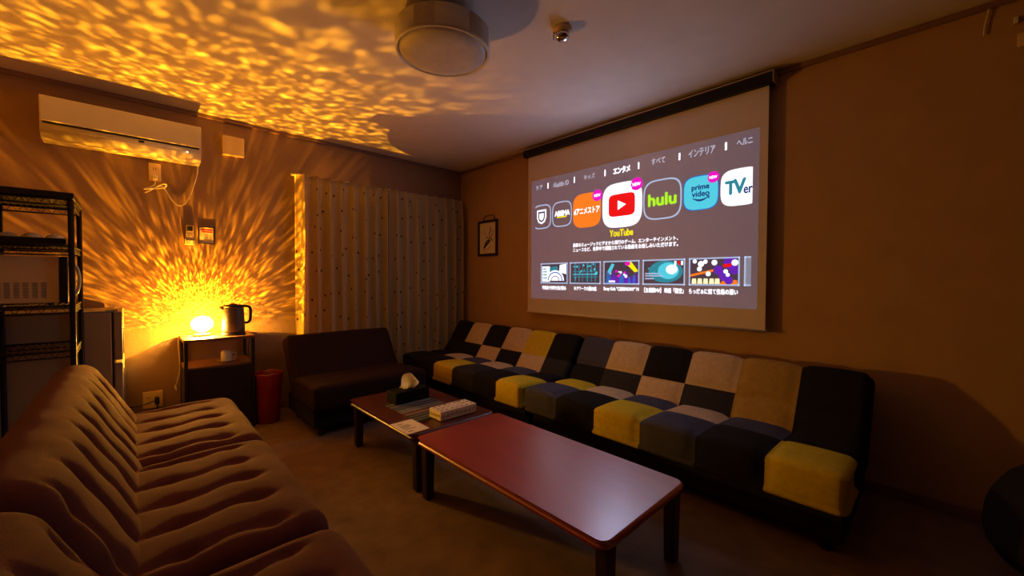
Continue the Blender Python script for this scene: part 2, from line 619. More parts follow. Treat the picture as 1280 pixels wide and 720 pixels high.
def patch_sofa(name, L, ncol, back, seat_front, seat_rear, label, group, loc, rot, mats=PM, amp=0.021, parts=True):
    t = thing(name, label, 'sofa', loc, rot, group)
    w = L / ncol
    # seat cushion, front at local -Y
    D, T, r = 0.585, 0.175, 0.05
    yb = 0.02                                     # where the front row of patches meets the rear row
    us = sorted(set([round(-L / 2 + i * w / 9, 5) for i in range(ncol * 9 + 1)]
                    + [round(s * (L / 2 - k * .0125), 5) for s in (-1, 1) for k in range(5)]))
    vs = sorted(set([round(x, 5) for x in lin_space(-D / 2, -D / 2 + r, 5) + lin_space(-D / 2 + r, yb, 10) + lin_space(yb, D / 2, 10)]))
    ws = [round(x, 5) for x in lin_space(-T / 2, T / 2, 12)]

    def sdisp(p, n):
        s = ((p.x + L / 2) / w) % 1.0
        if p.x <= -L / 2 + 1e-4 or p.x >= L / 2 - 1e-4:
            s = 0.0
        if p.y < yb:
            arc = (yb - p.y) + max(0.0, T / 2 - r - p.z) if p.y < -D / 2 + r else (yb - p.y)
            tt = arc / ((yb + D / 2) + T - r)
        else:
            tt = (p.y - yb) / (D / 2 - yb)
        if n.z < -0.5:
            return 0.0
        d = cell_bulge(s, tt, amp * 1.3)
        # seats sink a little towards the backrest and crown along the front
        return d + (0.012 * math.cos(min(1, abs(p.y + 0.1) / 0.3) * PI / 2) if n.z > 0.5 else 0)

    def smat(c):
        k = max(0, min(ncol - 1, int((c.x + L / 2) / w)))
        return (seat_front if c.y < yb else seat_rear)[k]
    bm = BM()
    pad(bm, L / 2, D / 2, T / 2, r, us, vs, ws, sdisp, smat,
        Matrix.Translation((0, -0.85 + D / 2, 0.285)) @ Matrix.Rotation(math.radians(-1.5), 4, 'X'))
    obj('seat', bm, mats, t, False)
    # backrest, leaning back
    HB, TB, rb = 0.50, 0.13, 0.045
    vs2 = sorted(set([round(x, 5) for x in lin_space(-HB / 2, 0.0, 9) + lin_space(0.0, HB / 2 - rb, 8) + lin_space(HB / 2 - rb, HB / 2, 5)]))
    ws2 = [round(x, 5) for x in lin_space(-TB / 2, TB / 2, 10)]

    def bdisp(p, n):
        s = ((p.x + L / 2) / w) % 1.0
        if p.x <= -L / 2 + 1e-4 or p.x >= L / 2 - 1e-4:
            s = 0.0
        if p.z < 0 and n.z < 0.2:
            return 0.0
        if p.y < 0:
            tt = 0.12 + 0.88 * (p.y + HB / 2) / (HB / 2)
        else:
            tt = p.y / (HB / 2 + 0.06) if n.y < 0.7 else (HB / 2 + (TB / 2 - p.z)) / (HB / 2 + TB)
        return cell_bulge(s, tt, amp)

    def bmat(c):
        k = max(0, min(ncol - 1, int((c.x + L / 2) / w)))
        return back[1 if c.y < 0 else 0][k]
    bm = BM()
    d = Vector((0.27, 0.39)).normalized()
    ang = math.atan2(d.y, d.x)
    # slab local +Y runs up the backrest, +Z faces the sitter
    up = Vector((0, d.x, d.y))
    fr = Vector((0, -d.y, d.x))
    R = Matrix(((1, 0, 0), (0, up.y, fr.y), (0, up.z, fr.z))).to_4x4()
    c0 = Vector((0, -0.415, 0.275)) + up * (HB / 2) - fr * (TB / 2)
    pad(bm, L / 2, HB / 2, TB / 2, rb, us, vs2, ws2, bdisp, bmat, Matrix.Translation(c0) @ R)
    obj('backrest', bm, mats, t, False)
    bm = BM(); box(bm, -L / 2 + .03, L / 2 - .03, -.76, -.12, .07, .205, .012)
    obj('base_frame', bm, M['under_fab'], t, False)
    for sx in (-1, 1):
        for y in (-.70, -.18):
            bm = BM(); lathe(bm, [(.018, 0), (.026, .01), (.028, .07), (.028, .075)], sx * (L / 2 - .10), y, 20)
            obj('leg', bm, M['black_plastic'], t, False)
    return t


K, G, N_, B_, Y_ = 0, 1, 2, 3, 4
SG = 'low patchwork sofas along the screen wall'
patch_sofa('patchwork_sofa', 1.73, 6,
           ([K, B_, K, B_, Y_, K], [K, K, B_, K, B_, G]), [K, K, Y_, G, K, Y_], [K, B_, N_, B_, N_, K],
           'patchwork sofa whose far end touches the dotted curtain', SG, (-.05, -1.062, 0), -PI / 2)
patch_sofa('patchwork_sofa', 1.78, 6,
           ([N_, B_, K, B_, 5, K], [K, G, B_, G, 5, K]), [N_, K, Y_, N_, K, Y_], [Y_, B_, N_, B_, N_, K],
           'patchwork sofa under the projection screen beside the red-brown table', SG, (-.05, -2.825, 0), -PI / 2)
patch_sofa('dark_sofa', 0.90, 1, ([0], [0]), [0], [0],
           'plain dark brown armless two-seat sofa in front of the dotted curtain', None,
           (-1.53, -.175, 0), 0.0, [M['dark_fab']], amp=0.006)


def tufted_sofa(label, loc, rot, L=1.72):
    t = thing('tufted_sofa', label, 'sofa', loc, rot, 'rust brown tufted sofas')
    Ls = L / 2
    D, T, r = 0.50, 0.20, 0.07

    def crease(a, rows, spread=0.015):
        d = min(abs(a - q) for q in rows)
        return math.exp(-(d / spread) ** 2), min(range(len(rows)), key=lambda i: abs(a - rows[i]))

    def make_disp(Lc, rows, span, btn, depth):
        def f(p, n):
            if n.z < 0.25:
                return 0.0
            # pulled lines run across the cushion between two buttons, wavering a little
            wob = 0.010 * math.sin(p.y * 17 + p.x * 5) + 0.006 * math.sin(p.y * 41 + p.x * 3)
            c, i = crease(p.x + wob, rows)
            tt = (p.y - span[0]) / (span[1] - span[0])
            fade = max(0, min(1, min(tt + 0.30, 1.30 - tt) / 0.32))
            d = -depth * c * fade * (0.7 + 0.3 * math.sin(p.y * 9 + i * 1.7))
            for q in rows:
                for yb in btn:
                    dd = ((p.x - q) ** 2 + (p.y - yb) ** 2) ** .5
                    d -= depth * 0.9 * math.exp(-(dd / 0.028) ** 2)
            pitch = rows[1] - rows[0]
            d += 0.009 * abs(math.sin(PI * (p.x - rows[0] + wob) / pitch)) ** .8 * max(0, min(1, fade))
            d += 0.005 * noise.noise(Vector((p.x * 7, p.y * 7, loc[1])))
            return d
        return f
    for k in (0, 1):
        cx = -L / 2 + Ls * (k + .5)
        h = Ls / 2 - .002
        rows = [-h + Ls * (i + .5) / 5 for i in range(5)]
        bm = BM()
        pad(bm, h, D / 2, T / 2, r, lin_space(-h, h, 64), lin_space(-D / 2, D / 2, 30), lin_space(-T / 2, T / 2, 8),
            make_disp(Ls, rows, (-.10, .14), (-.10, .10), 0.013), None,
            Matrix.Translation((cx, -.80 + D / 2, .315)) @ Matrix.Rotation(math.radians(-2), 4, 'X'))
        obj('seat_cushion', bm, M['brown_fab'], t, False)
    HB, TB, rb = 0.52, 0.18, 0.085
    d = Vector((0.20, 0.40)).normalized()
    up = Vector((0, d.x, d.y))
    fr = Vector((0, -d.y, d.x))
    R = Matrix(((1, 0, 0), (0, up.y, fr.y), (0, up.z, fr.z))).to_4x4()
    c0 = Vector((0, -0.425, 0.27)) + up * (HB / 2) - fr * (TB / 2)
    h = L / 2 - .002
    rows = [-h + L * (i + .5) / 10 for i in range(10)]
    bm = BM()
    pad(bm, h, HB / 2, TB / 2, rb, lin_space(-h, h, 128), lin_space(-HB / 2, HB / 2, 34), lin_space(-TB / 2, TB / 2, 14),
        make_disp(L, rows, (-.14, .14), (-.06, .12), 0.014), None, Matrix.Translation(c0) @ R)
    obj('backrest', bm, M['brown_fab'], t, False)
    bm = BM(); box(bm, -L / 2 + .03, L / 2 - .03, -.74, -.10, .06, .23, .012)
    obj('base_frame', bm, M['under_fab'], t, False)
    for sx in (-1, 1):
        for y in (-.66, -.16):
            bm = BM(); lathe(bm, [(.018, 0), (.026, .01), (.028, .06), (.028, .065)], sx * (L / 2 - .10), y, 20)
            obj('leg', bm, M['black_plastic'], t, False)
    return t


tufted_sofa('rust brown tufted sofa beside the lamp cabinet and fridge', (-3.22, -1.81, 0), PI / 2)
tufted_sofa('rust brown tufted sofa at the lower corner of the photo, nearest the viewer', (-3.22, -3.545, 0), PI / 2)


# ------------------------------------------------------------------ low tables
def low_table(name, label, x0, x1, y0, y1, h, top_m, loc):
    t = thing(name, label, 'table', loc, 0, 'low tables in the middle of the room')
    bm = BM()
    r, th = 0.045, 0.032
    prof = [(-.012, 0.0), (-.003, .006), (0, .016), (-.003, .026), (-.012, .032)]
    rings = []
    for ins, z in prof:
        rings.append([bm.verts.new((p[0], p[1], h - th + z)) for p in rrect(x0 - ins * -1, x1 + ins, y0 - ins, y1 + ins, r + ins, 8)])
    n = len(rings[0])
    for A, B in zip(rings, rings[1:]):
        for i in range(n):
            q = bm.faces.new((A[i], A[(i + 1) % n], B[(i + 1) % n], B[i]))
            q.smooth = True
    bm.faces.new(rings[0][::-1])
    bm.faces.new(rings[-1])
    obj('tabletop', bm, top_m, t)
    bm = BM()
    a = .075
    for q in ((x0 + a, x1 - a, y0 + .045, y0 + .063), (x0 + a, x1 - a, y1 - .063, y1 - .045),
              (x0 + .045, x0 + .063, y0 + a, y1 - a), (x1 - .063, x1 - .045, y0 + a, y1 - a)):
        box(bm, *q, h - th - .045, h - th, .003)
    obj('apron', bm, M['leg_wood'], t)
    for sx in (x0 + .018, x1 - .018 - .052):
        for sy in (y0 + .018, y1 - .018 - .052):
            bm = BM(); box(bm, sx, sx + .052, sy, sy + .052, 0, h - th, .006, taper=.86)
            obj('leg', bm, M['leg_wood'], t)
    return t


low_table('low_table', 'long red-brown low table with bare glossy top and rounded corners', -1.81, -1.25, -3.245, -2.088, .322, M['mahogany'], (-1.53, -2.665, 0))
low_table('low_table', 'shorter dark low table carrying the tissue boxes and striped cloth', -1.808, -1.252, -2.074, -1.208, .320, M['mahogany_shaded'], (-1.53, -1.64, 0))
TZ = .320

# things on the table
b = BM(); box(b, -.155, .155, -.21, .21, 0, .003, .001)
for i in range(34):                                              # fringe on both short ends
    x = -.15 + .30 * i / 33
    for s in (-1, 1):
        tube(b, [(x, s * .21, .002), (x + random.uniform(-.003, .003), s * .228, .0012)], .0012, 5)
rn = single('table_runner', b, M['runner'], 'striped woven grey and brown cloth on the dark low table', 'cloth', (0, 0, 0))
rn.location = (-1.545, -1.705, TZ + .0005)
rn.rotation_euler = (0, 0, .02)

t = thing('tissue_box', 'black tissue box with a white tissue pulled up', 'tissue box', (-1.53, -1.50, TZ + .004), .05)
b = BM(); box(b, -.125, .125, -.062, .062, 0, .075, .004)
obj('box', b, M['matte_black'], t, False)
b = BM(); prism(b, [(.045 * math.cos(a) * 1.3, .018 * math.sin(a)) for a in [2 * PI * i / 24 for i in range(24)]], 'z', .0745, .0762)
obj('slot', b, M['under_fab'], t, False)
b = BM()
nu, nv = 16, 10
gr = []
for j in range(nv + 1):
    v = j / nv
    row = []
    for i in range(nu + 1):
        u = i / nu * 2 - 1
        wd = .026 + .070 * math.sin(min(1, v * 1.3) * PI / 2) * (1 - .40 * v)
        x = u * wd - .016 * v + .012 * math.sin(v * 3)
        y = .012 * math.sin(u * 5 + v * 3) * (0.5 + v) + .010 * math.cos(u * 2.2) - .006
        z = .074 + .088 * v * (1 - .50 * u * u * v) + .022 * v * math.sin(u * 2.6 + .7)
        row.append(b.verts.new((x, y, z)))
    gr.append(row)
for j in range(nv):
    for i in range(nu):
        q = b.faces.new((gr[j][i], gr[j][i + 1], gr[j + 1][i + 1], gr[j + 1][i])); q.smooth = True
bmesh.ops.solidify(b, geom=b.faces[:], thickness=.002)
obj('tissue', b, M['tissue'], t, False)

t = thing('tissue_box', 'low white tissue box with gilt scroll pattern', 'tissue box', (-1.478, -1.945, TZ + .004), .0)
b = BM(); box(b, -.128, .128, -.060, .060, 0, .052, .003)
obj('box', b, M['paper'], t, False)
b = BM()


def scroll(b, cx, cy, s, z, plane='top', mi=0):
    pts = []
    for i in range(26):
        a = i / 25 * 2.3 * PI
        rr = s * (1 - .75 * i / 25)
        pts.append((cx + rr * math.cos(a), cy + rr * .8 * math.sin(a)))
    if plane == 'top':
        P3 = [(p[0], p[1], z) for p in pts]
    elif plane == 'front':
        P3 = [(p[0], z, p[1]) for p in pts]
    else:
        P3 = [(z, p[0], p[1]) for p in pts]
    tube(b, P3, .0016, 5, mi)


for i in range(7):
    for j in range(3):
        scroll(b, -.105 + .035 * i, -.038 + .038 * j, random.uniform(.011, .018) * random.choice((1, -1)), .0522, 'top')
for i in range(8):
    scroll(b, -.11 + .031 * i, .026, random.choice((1, -1)) * .013, -.0602, 'front')
for i in range(4):
    scroll(b, -.042 + .028 * i, .026, random.choice((1, -1)) * .011, -.1282, 'side')
obj('scroll_pattern', b, M['pale_ink'], t, False)
b = BM(); prism(b, [(.055 * math.cos(a), .016 * math.sin(a)) for a in [2 * PI * i / 24 for i in range(24)]], 'z', .0515, .0526)
obj('perforated_opening', b, M['tissue'], t, False)

t = thing('note_card', 'cream note card lying flat on the dark low table', 'card', (-1.768, -1.945, TZ + .0005), .0)
b = BM(); prism(b, [(-.068, -.098), (.068, -.098), (.068, .098), (-.068, .098)], 'z', 0, .0016)
obj('card', b, M['paper'], t, False)
for n_, y in ((3, .06), (6, .03), (6, .012), (4, -.006), (5, -.03), (3, -.066)):
    b = BM()
    x = -.045
    for k in range(n_):
        ln = random.uniform(.008, .016)
        box(b, x, x + ln, y - .003, y + .003, .0016, .0019)
        x += ln + .0004
    obj('printed_line', b, M['ink'], t, False)


# ------------------------------------------------------------------ curtains
def curtain(x0, x1, label, npl, seed):
    rnd = random.Random(seed)
    t = thing('curtain', label, 'curtain', ((x0 + x1) / 2, -.10, .12), 0, 'dotted curtains on the far wall')
    z0, z1 = .12, 2.035
    nx, nz = npl * 14, 36
    ph = [rnd.uniform(-.25, .25) for _ in range(npl + 2)]
    am = [rnd.uniform(.8, 1.2) for _ in range(npl + 2)]
    bm = BM()
    uvl = bm.loops.layers.uv.new('UVMap')
    G_ = []
    for j in range(nz + 1):
        v = j / nz
        z = z0 + (z1 - z0) * v
        row = []
        arc = 0
        last = None
        for i in range(nx + 1):
            u = i / nx
            c = u * npl
            k = int(min(npl - 1, c))
            f = c - k
            # a pleat: broad soft face, then a quick fold back
            f2 = f + .06 * ph[k] * math.sin(2 * PI * f) * (1 - v)
            g = f2 / .66 if f2 < .66 else (1 - f2) / .34
            g = max(0.0, min(1.0, g))
            shape = g * g * (3 - 2 * g)
            if v > .90:                       # pinched together under the heading
                shape = shape * (1 - (v - .90) / .10 * .75) + .75 * (v - .90) / .10 * max(0, 1 - abs(f2 - .62) / .16)
            top = max(0, (v - .90) / .10)
            A = (.070 + .012 * (1 - v)) * am[k] * (1 - .20 * top)
            y = -.080 - A * shape + .02 * (1 - v) * math.sin(u * 5 + seed) * .4
            x = x0 + (x1 - x0) * u + .010 * math.sin(2 * PI * f) * (.4 + .6 * (1 - top)) * am[k]
            if last is not None:
                arc += math.hypot(x - last[0], y - last[1])
            last = (x, y)
            row.append((bm.verts.new((x, y, z + (.006 * math.sin(PI * f) if j == nz else 0))), (arc, z)))
        G_.append(row)
    S = 1 / .135
    for j in range(nz):
        for i in range(nx):
            q4 = (G_[j][i], G_[j][i + 1], G_[j + 1][i + 1], G_[j + 1][i])
            q = bm.faces.new([a[0] for a in q4])
            q.smooth = True
            for lp, a in zip(q.loops, q4):
                lp[uvl].uv = (a[1][0] * S + seed * 3.3, a[1][1] * S * .72)
    bmesh.ops.solidify(bm, geom=bm.faces[:], thickness=.003)
    obj('cloth', bm, M['curtain'], t)
    bm = BM()
    box(bm, x0 + .01, x1 - .01, -.066, -.060, 1.955, 2.028)
    obj('header_tape', bm, M['curtain'], t)
    for i in range(npl + 1):
        bm = BM()
        x = x0 + .008 + (x1 - x0 - .016) * i / npl
        tube(bm, spline([(x, -.062, 1.985), (x, -.054, 2.02), (x, -.050, 2.03)], 4), .0025, 6)
        obj('hook', bm, M['white_plastic'], t)
    return t


curtain(-1.832, -.968, 'cream dotted curtain panel directly behind the dark brown sofa', 8, 1)
curtain(-.962, -.03, 'cream dotted curtain panel reaching into the corner of the room', 8, 2)
t = thing('curtain_rail', 'slim white curtain rail above the dotted curtains', 'curtain rail', (-.93, -.04, 2.03))
b = BM(); box(b, -1.85, -.02, -.056, -.034, 2.030, 2.046, .003); obj('rail', b, M['white_plastic'], t)
for x in (-1.78, -1.35, -.93, -.5, -.08):
    b = BM(); box(b, x - .012, x + .012, -.036, 0, 2.030, 2.058, .003); obj('bracket', b, M['white_plastic'], t)

# ------------------------------------------------------------------ air conditioner
t = thing('air_conditioner', 'white wall-mounted air conditioner below the ceiling', 'air conditioner', (-2.872, 0, 1.98))
AX0, AX1 = -3.258, -2.486
b = BM()
out = [(0, 1.990), (0, 2.238), (-.185, 2.238), (-.204, 2.232), (-.212, 2.218), (-.206, 2.085), (-.206, 2.068)]
for k in range(9):
    a = k / 8 * PI / 2
    out.append((-.115 - .091 * math.cos(a) ** .8, 2.058 - .075 * math.sin(a) ** .9))
out += [(-.05, 1.981)]
prism(b, out, 'x', AX0, AX1, smooth=True)
for f in b.faces:
    if len(f.verts) > 4:
        f.smooth = False
obj('casing', b, M['white_plastic'], t)
b = BM(); box(b, AX0 + .004, AX1 - .004, -.2165, -.206, 2.079, 2.228, .004)
obj('front_panel', b, M['white_plastic'], t)
b = BM(); box(b, AX0 + .012, AX1 - .012, -.2085, -.200, 2.066, 2.078)
obj('air_gap', b, M['black_plastic'], t)
b = BM()
lv = []
for k in range(9):
    a = (.12 + .80 * k / 8) * PI / 2
    lv.append((-.116 - .093 * math.cos(a) ** .8, 2.058 - .077 * math.sin(a) ** .9))
lv += [(p[0] + .006, p[1] + .006) for p in lv[::-1]]
prism(b, lv, 'x', AX0 + .055, AX1 - .045, smooth=True)
obj('louver', b, M['white_plastic'], t)
b = BM(); prism(b, [(-.2095, 2.047), (-.2095, 2.060), (-.200, 2.060), (-.200, 2.047)], 'x', -2.822, -2.794)
obj('display_window', b, M['black_plastic'], t)
b = BM(); lathe(b, [(.004, -.002), (.004, .002), (.001, .003)], 0, 0, 12)
bmesh.ops.rotate(b, verts=b.verts, matrix=Matrix.Rotation(PI / 2, 3, 'X'))
bmesh.ops.translate(b, verts=b.verts, vec=(-2.565, -.2075, 2.036))
obj('indicator_lamp', b, mat('indicator', (0.9, 0.7, 0.3), .4, emit=(1, .75, .3), estr=6), t)
b = BM()
tube(b, spline([(-2.49, -.03, 1.99), (-2.496, -.028, 1.92), (-2.513, -.02, 1.847), (-2.545, -.016, 1.74), (-2.580, -.016, 1.683), (-2.613, -.016, 1.677),
                (-2.648, -.016, 1.715), (-2.684, -.018, 1.784), (-2.72, -.020, 1.800), (-2.76, -.024, 1.765), (-2.790, -.024, 1.742), (-2.770, -.03, 1.755),
                (-2.70, -.032, 1.812), (-2.675, -.028, 1.815), (-2.69, -.024, 1.79), (-2.75, -.034, 1.775), (-2.795, -.032, 1.765), (-2.76, -.028, 1.785), (-2.738, -.025, 1.81), (-2.737, -.025, 1.85)], 8), .0042, 8)
obj('power_cord', b, M['white_plastic'], t)
b = BM(); box(b, -2.751, -2.723, -.046, -.008, 1.842, 1.872, .004)
obj('plug', b, M['white_plastic'], t)

t = thing('wall_outlet', 'small cream wall outlet under the air conditioner', 'outlet', (-2.735, 0, 1.90))
b = BM(); box(b, -2.770, -2.702, -.009, 0, 1.838, 1.962, .003); obj('cover_plate', b, M['cream_plastic'], t)
for x in (-2.743, -2.731):
    b = BM(); box(b, x - .0015, x + .0015, -.0098, -.008, 1.915, 1.930); obj('slot', b, M['black_plastic'], t)

t = thing('junction_box', 'blank square cream wall box beside the air conditioner', 'box', (-2.262, 0, 2.18))
b = BM(); box(b, -2.334, -2.190, -.042, 0, 2.112, 2.262, .005); obj('cover', b, M['cream_plastic'], t)
b = BM(); box(b, -2.252, -2.240, -.032, -.018, 2.104, 2.112, .002); obj('catch', b, M['cream_plastic'], t)

# remote control in its holder, and the notice beside it
t = thing('remote_holder', 'small wall bracket holding the remote control', 'holder', (-2.543, 0, 1.40))
b = BM()
box(b, -2.571, -2.515, -.005, 0, 1.396, 1.47, .002); box(b, -2.573, -2.513, -.030, 0, 1.386, 1.395, .002)
box(b, -2.573, -2.569, -.030, 0, 1.395, 1.43, .001); box(b, -2.517, -2.513, -.030, 0, 1.395, 1.43, .001)
box(b, -2.569, -2.517, -.030, -.027, 1.395, 1.418, .001)
obj('bracket', b, M['white_plastic'], t)
t = thing('remote_control', 'white air conditioner remote control in its wall bracket', 'remote control', (-2.543, -.006, 1.395))
b = BM(); box(b, -2.566, -2.520, -.025, -.006, 1.396, 1.532, .004); obj('body', b, M['cream_plastic'], t)
b = BM(); box(b, -2.561, -2.525, -.0262, -.024, 1.488, 1.526, .001); obj('screen', b, M['black_plastic'], t)
for i in range(3):
    for j in range(3):
        b = BM(); box(b, -2.558 + .0115 * i, -2.549 + .0115 * i, -.0268, -.024, 1.430 + .016 * j, 1.440 + .016 * j, .001)
        obj('button', b, M['grey_plastic'], t)
t = thing('framed_notice', 'small dark-framed notice with red bars beside the remote control', 'notice', (-2.44, 0, 1.40))
b = BM()
for q in ((-2.492, -2.484, 1.396, 1.532), (-2.397, -2.389, 1.396, 1.532), (-2.492, -2.389, 1.396, 1.404), (-2.492, -2.389, 1.524, 1.532)):
    box(b, q[0], q[1], -.012, 0, q[2], q[3], .002)
obj('frame', b, M['black_wood'], t)
b = BM(); box(b, -2.486, -2.395, -.006, 0, 1.400, 1.528); obj('sheet', b, M['paper'], t)
b = BM(); box(b, -2.474, -2.404, -.0068, -.005, 1.502, 1.512); box(b, -2.468, -2.404, -.0068, -.005, 1.486, 1.496)
obj('red_bars', b, M['red_ink'], t)
b = BM()
for k in range(6):
    x = -2.476
    for j in range(4):
        ln = random.uniform(.010, .018); box(b, x, x + ln, -.0068, -.005, 1.470 - .010 * k, 1.473 - .010 * k); x += ln + .003
obj('text_lines', b, M['pale_ink'], t)

# ------------------------------------------------------------------ cabinet with lamp, kettle, cup
CX0, CX1, CY0, CY1, CZ = -2.612, -2.192, -.355, -.022, .700
t = thing('side_cabinet', 'dark side cabinet with an open shelf under the glowing lamp', 'cabinet', (-2.402, -.19, 0))
b = BM(); box(b, CX0 - .004, CX1 + .004, CY0 - .004, CY1, CZ - .02, CZ, .003); obj('top', b, M['brown_wood'], t)
for x0, x1 in ((CX0, CX0 + .022), (CX1 - .022, CX1)):
    b = BM(); box(b, x0, x1, CY0, CY0 + .022, 0, CZ - .02, .002); obj('post', b, M['black_wood'], t)
    b = BM(); box(b, x0, x1, CY1 - .022, CY1, 0, CZ - .02, .002); obj('post', b, M['black_wood'], t)
b = BM(); box(b, CX0 + .004, CX1 - .004, CY0 + .010, CY1, .485, .50, .002); obj('shelf', b, M['brown_wood'], t)
for x0, x1 in ((CX0 + .004, CX0 + .016), (CX1 - .016, CX1 - .004)):
    b = BM(); box(b, x0, x1, CY0 + .022, CY1 - .022, .04, .485, .001); obj('side_panel', b, M['black_wood'], t)
b = BM(); box(b, CX0 + .022, CX1 - .022, CY1 - .012, CY1 - .004, .04, .485); obj('back_panel', b, M['black_wood'], t)
b = BM(); box(b, CX0 + .02, CX1 - .02, CY0 + .022, CY1 - .012, .03, .045); obj('bottom_panel', b, M['black_wood'], t)
d = None
b = BM(); box(b, CX0 + .024, CX1 - .024, CY0 + .002, CY0 + .018, .05, .482, .002); d = obj('door', b, M['black_wood'], t)
b = BM(); lathe(b, [(.004, 0), (.004, .012), (.009, .016), (.009, .022), (.002, .025)], 0, 0, 16)
bmesh.ops.rotate(b, verts=b.verts, matrix=Matrix.Rotation(PI / 2, 3, 'X'))
bmesh.ops.translate(b, verts=b.verts, vec=(CX1 - .05, CY0 + .004, .30))
obj('knob', b, M['black_metal'], d)

# table lamp
LX, LY, LZ = -2.489, -.150, .793
t = thing('table_lamp', 'glowing amber glass table lamp on the side cabinet', 'lamp', (LX, LY, CZ))
b = BM(); lathe(b, [(.052, CZ), (.056, CZ + .004), (.056, CZ + .014), (.050, CZ + .018), (.018, CZ + .02), (.016, CZ + .030), (.020, CZ + .036)], LX, LY, 40)
obj('base', b, M['wood_base'], t)
b = BM()
bmesh.ops.create_icosphere(b, subdivisions=5, radius=1.0)
for v in b.verts:
    d = v.co.normalized()
    c = noise.voronoi(d * 3.4)[0]
    k = 1 + .10 * (0.35 - c[0]) + .02 * noise.noise(d * 9)
    v.co = Vector((d.x * .068, d.y * .068, d.z * .058)) * k
for f in b.faces:
    f.smooth = True
sh = obj('glass_shade', b, M['shade'], t, False)
sh.location = (0, 0, LZ - CZ)
ld = bpy.data.lights.new('bulb', 'POINT')
ld.energy = LAMP_POWER
ld.color = (1.0, 0.92, 0.75)
ld.shadow_soft_size = 0.0009
lo = bpy.data.objects.new('bulb', ld)
COL.objects.link(lo)
lo.parent = t
lo.location = (0, 0, LZ - CZ - .032)
b = BM()
tube(b, spline([(LX - .05, LY, CZ + .004), (-2.58, -.13, CZ + .004), (-2.612, -.06, CZ + .003), (-2.622, -.05, .675), (-2.618, -.03, .58), (-2.613, -.022, .455), (-2.630, -.02, .36), (-2.640, -.02, .325)], 8), .0026, 8)
obj('cord', b, M['white_plastic'], t)
b = BM(); tube(b, [(-2.6395, -.02, .328), (-2.641, -.02, .322), (-2.637, -.02, .300), (-2.633, -.02, .286)], [.003, .006, .006, .004], 10)
obj('cord_switch', b, M['white_plastic'], t)

# kettle
KX, KY = -2.304, -.218
t = thing('kettle', 'dark steel electric kettle beside the glowing lamp', 'kettle', (KX, KY, CZ))
b = BM(); lathe(b, [(.076, CZ), (.080, CZ + .004), (.080, CZ + .014), (.074, CZ + .020)], KX, KY, 40); obj('power_base', b, M['black_plastic'], t)
b = BM(); lathe(b, [(.070, CZ + .021), (.074, CZ + .030), (.074, CZ + .05), (.071, CZ + .12), (.067, CZ + .205), (.066, CZ + .212)], KX, KY, 48); obj('body', b, M['steel'], t)
b = BM(); lathe(b, [(.066, CZ + .212), (.066, CZ + .222), (.060, CZ + .229), (.022, CZ + .233), (.020, CZ + .239), (.005, CZ + .240)], KX, KY, 48); obj('lid', b, M['black_plastic'], t)
b = BM()
sp = [(-.060, .176), (-.090, .214), (-.088, .219), (-.055, .219)]
A = [b.verts.new((KX + p[0], KY - .020 * (1 if i in (0, 3) else .35), CZ + p[1])) for i, p in enumerate(sp)]
B = [b.verts.new((KX + p[0], KY + .020 * (1 if i in (0, 3) else .35), CZ + p[1])) for i, p in enumerate(sp)]
for i in range(4):
    b.faces.new((A[i], A[(i + 1) % 4], B[(i + 1) % 4], B[i]))
b.faces.new(A[::-1]); b.faces.new(B)
bmesh.ops.recalc_face_normals(b, faces=b.faces[:])
obj('spout', b, M['steel'], t)
b = BM()
tube(b, spline([(KX + .056, KY - .002, CZ + .216), (KX + .085, KY - .004, CZ + .216), (KX + .108, KY - .005, CZ + .200), (KX + .111, KY - .005, CZ + .15), (KX + .106, KY - .005, CZ + .105), (KX + .090, KY - .004, CZ + .088), (KX + .064, KY - .002, CZ + .090)], 8), .010, 12, flat=1.1)
obj('handle', b, M['black_plastic'], t)
b = BM()
tube(b, spline([(KX + .07, KY + .03, CZ + .006), (KX + .095, -.12, CZ + .004), (KX + .108, -.07, CZ + .004), (-2.178, -.05, CZ - .01), (-2.170, -.04, .62), (-2.176, -.03, .55), (-2.182, -.016, .40), (-2.178, -.016, .2)], 8), .003, 8)
obj('cord', b, M['black_plastic'], t)

# cup and saucer on the open shelf
SX, SY = -2.352, -.225
t = thing('saucer', 'white saucer on the open cabinet shelf', 'saucer', (SX, SY, .50))
b = BM(); lathe(b, [(.024, .5008), (.026, .503), (.058, .512), (.060, .514), (.056, .5145), (.026, .507), (.002, .506)], SX, SY, 40); obj('dish', b, M['ceramic'], t)
t = thing('cup', 'white cup turned upside down on the cabinet shelf saucer', 'cup', (SX, SY, .507))
b = BM(); lathe(b, [(.034, .508), (.036, .509), (.037, .54), (.035, .570), (.028, .583), (.020, .585), (.019, .588), (.015, .588)], SX, SY, 40); obj('bowl', b, M['ceramic'], t)
b = BM(); tube(b, spline([(SX + .034, SY - .002, .565), (SX + .056, SY - .003, .562), (SX + .060, SY - .003, .540), (SX + .036, SY - .002, .525)], 6), .004, 8); obj('handle', b, M['ceramic'], t)

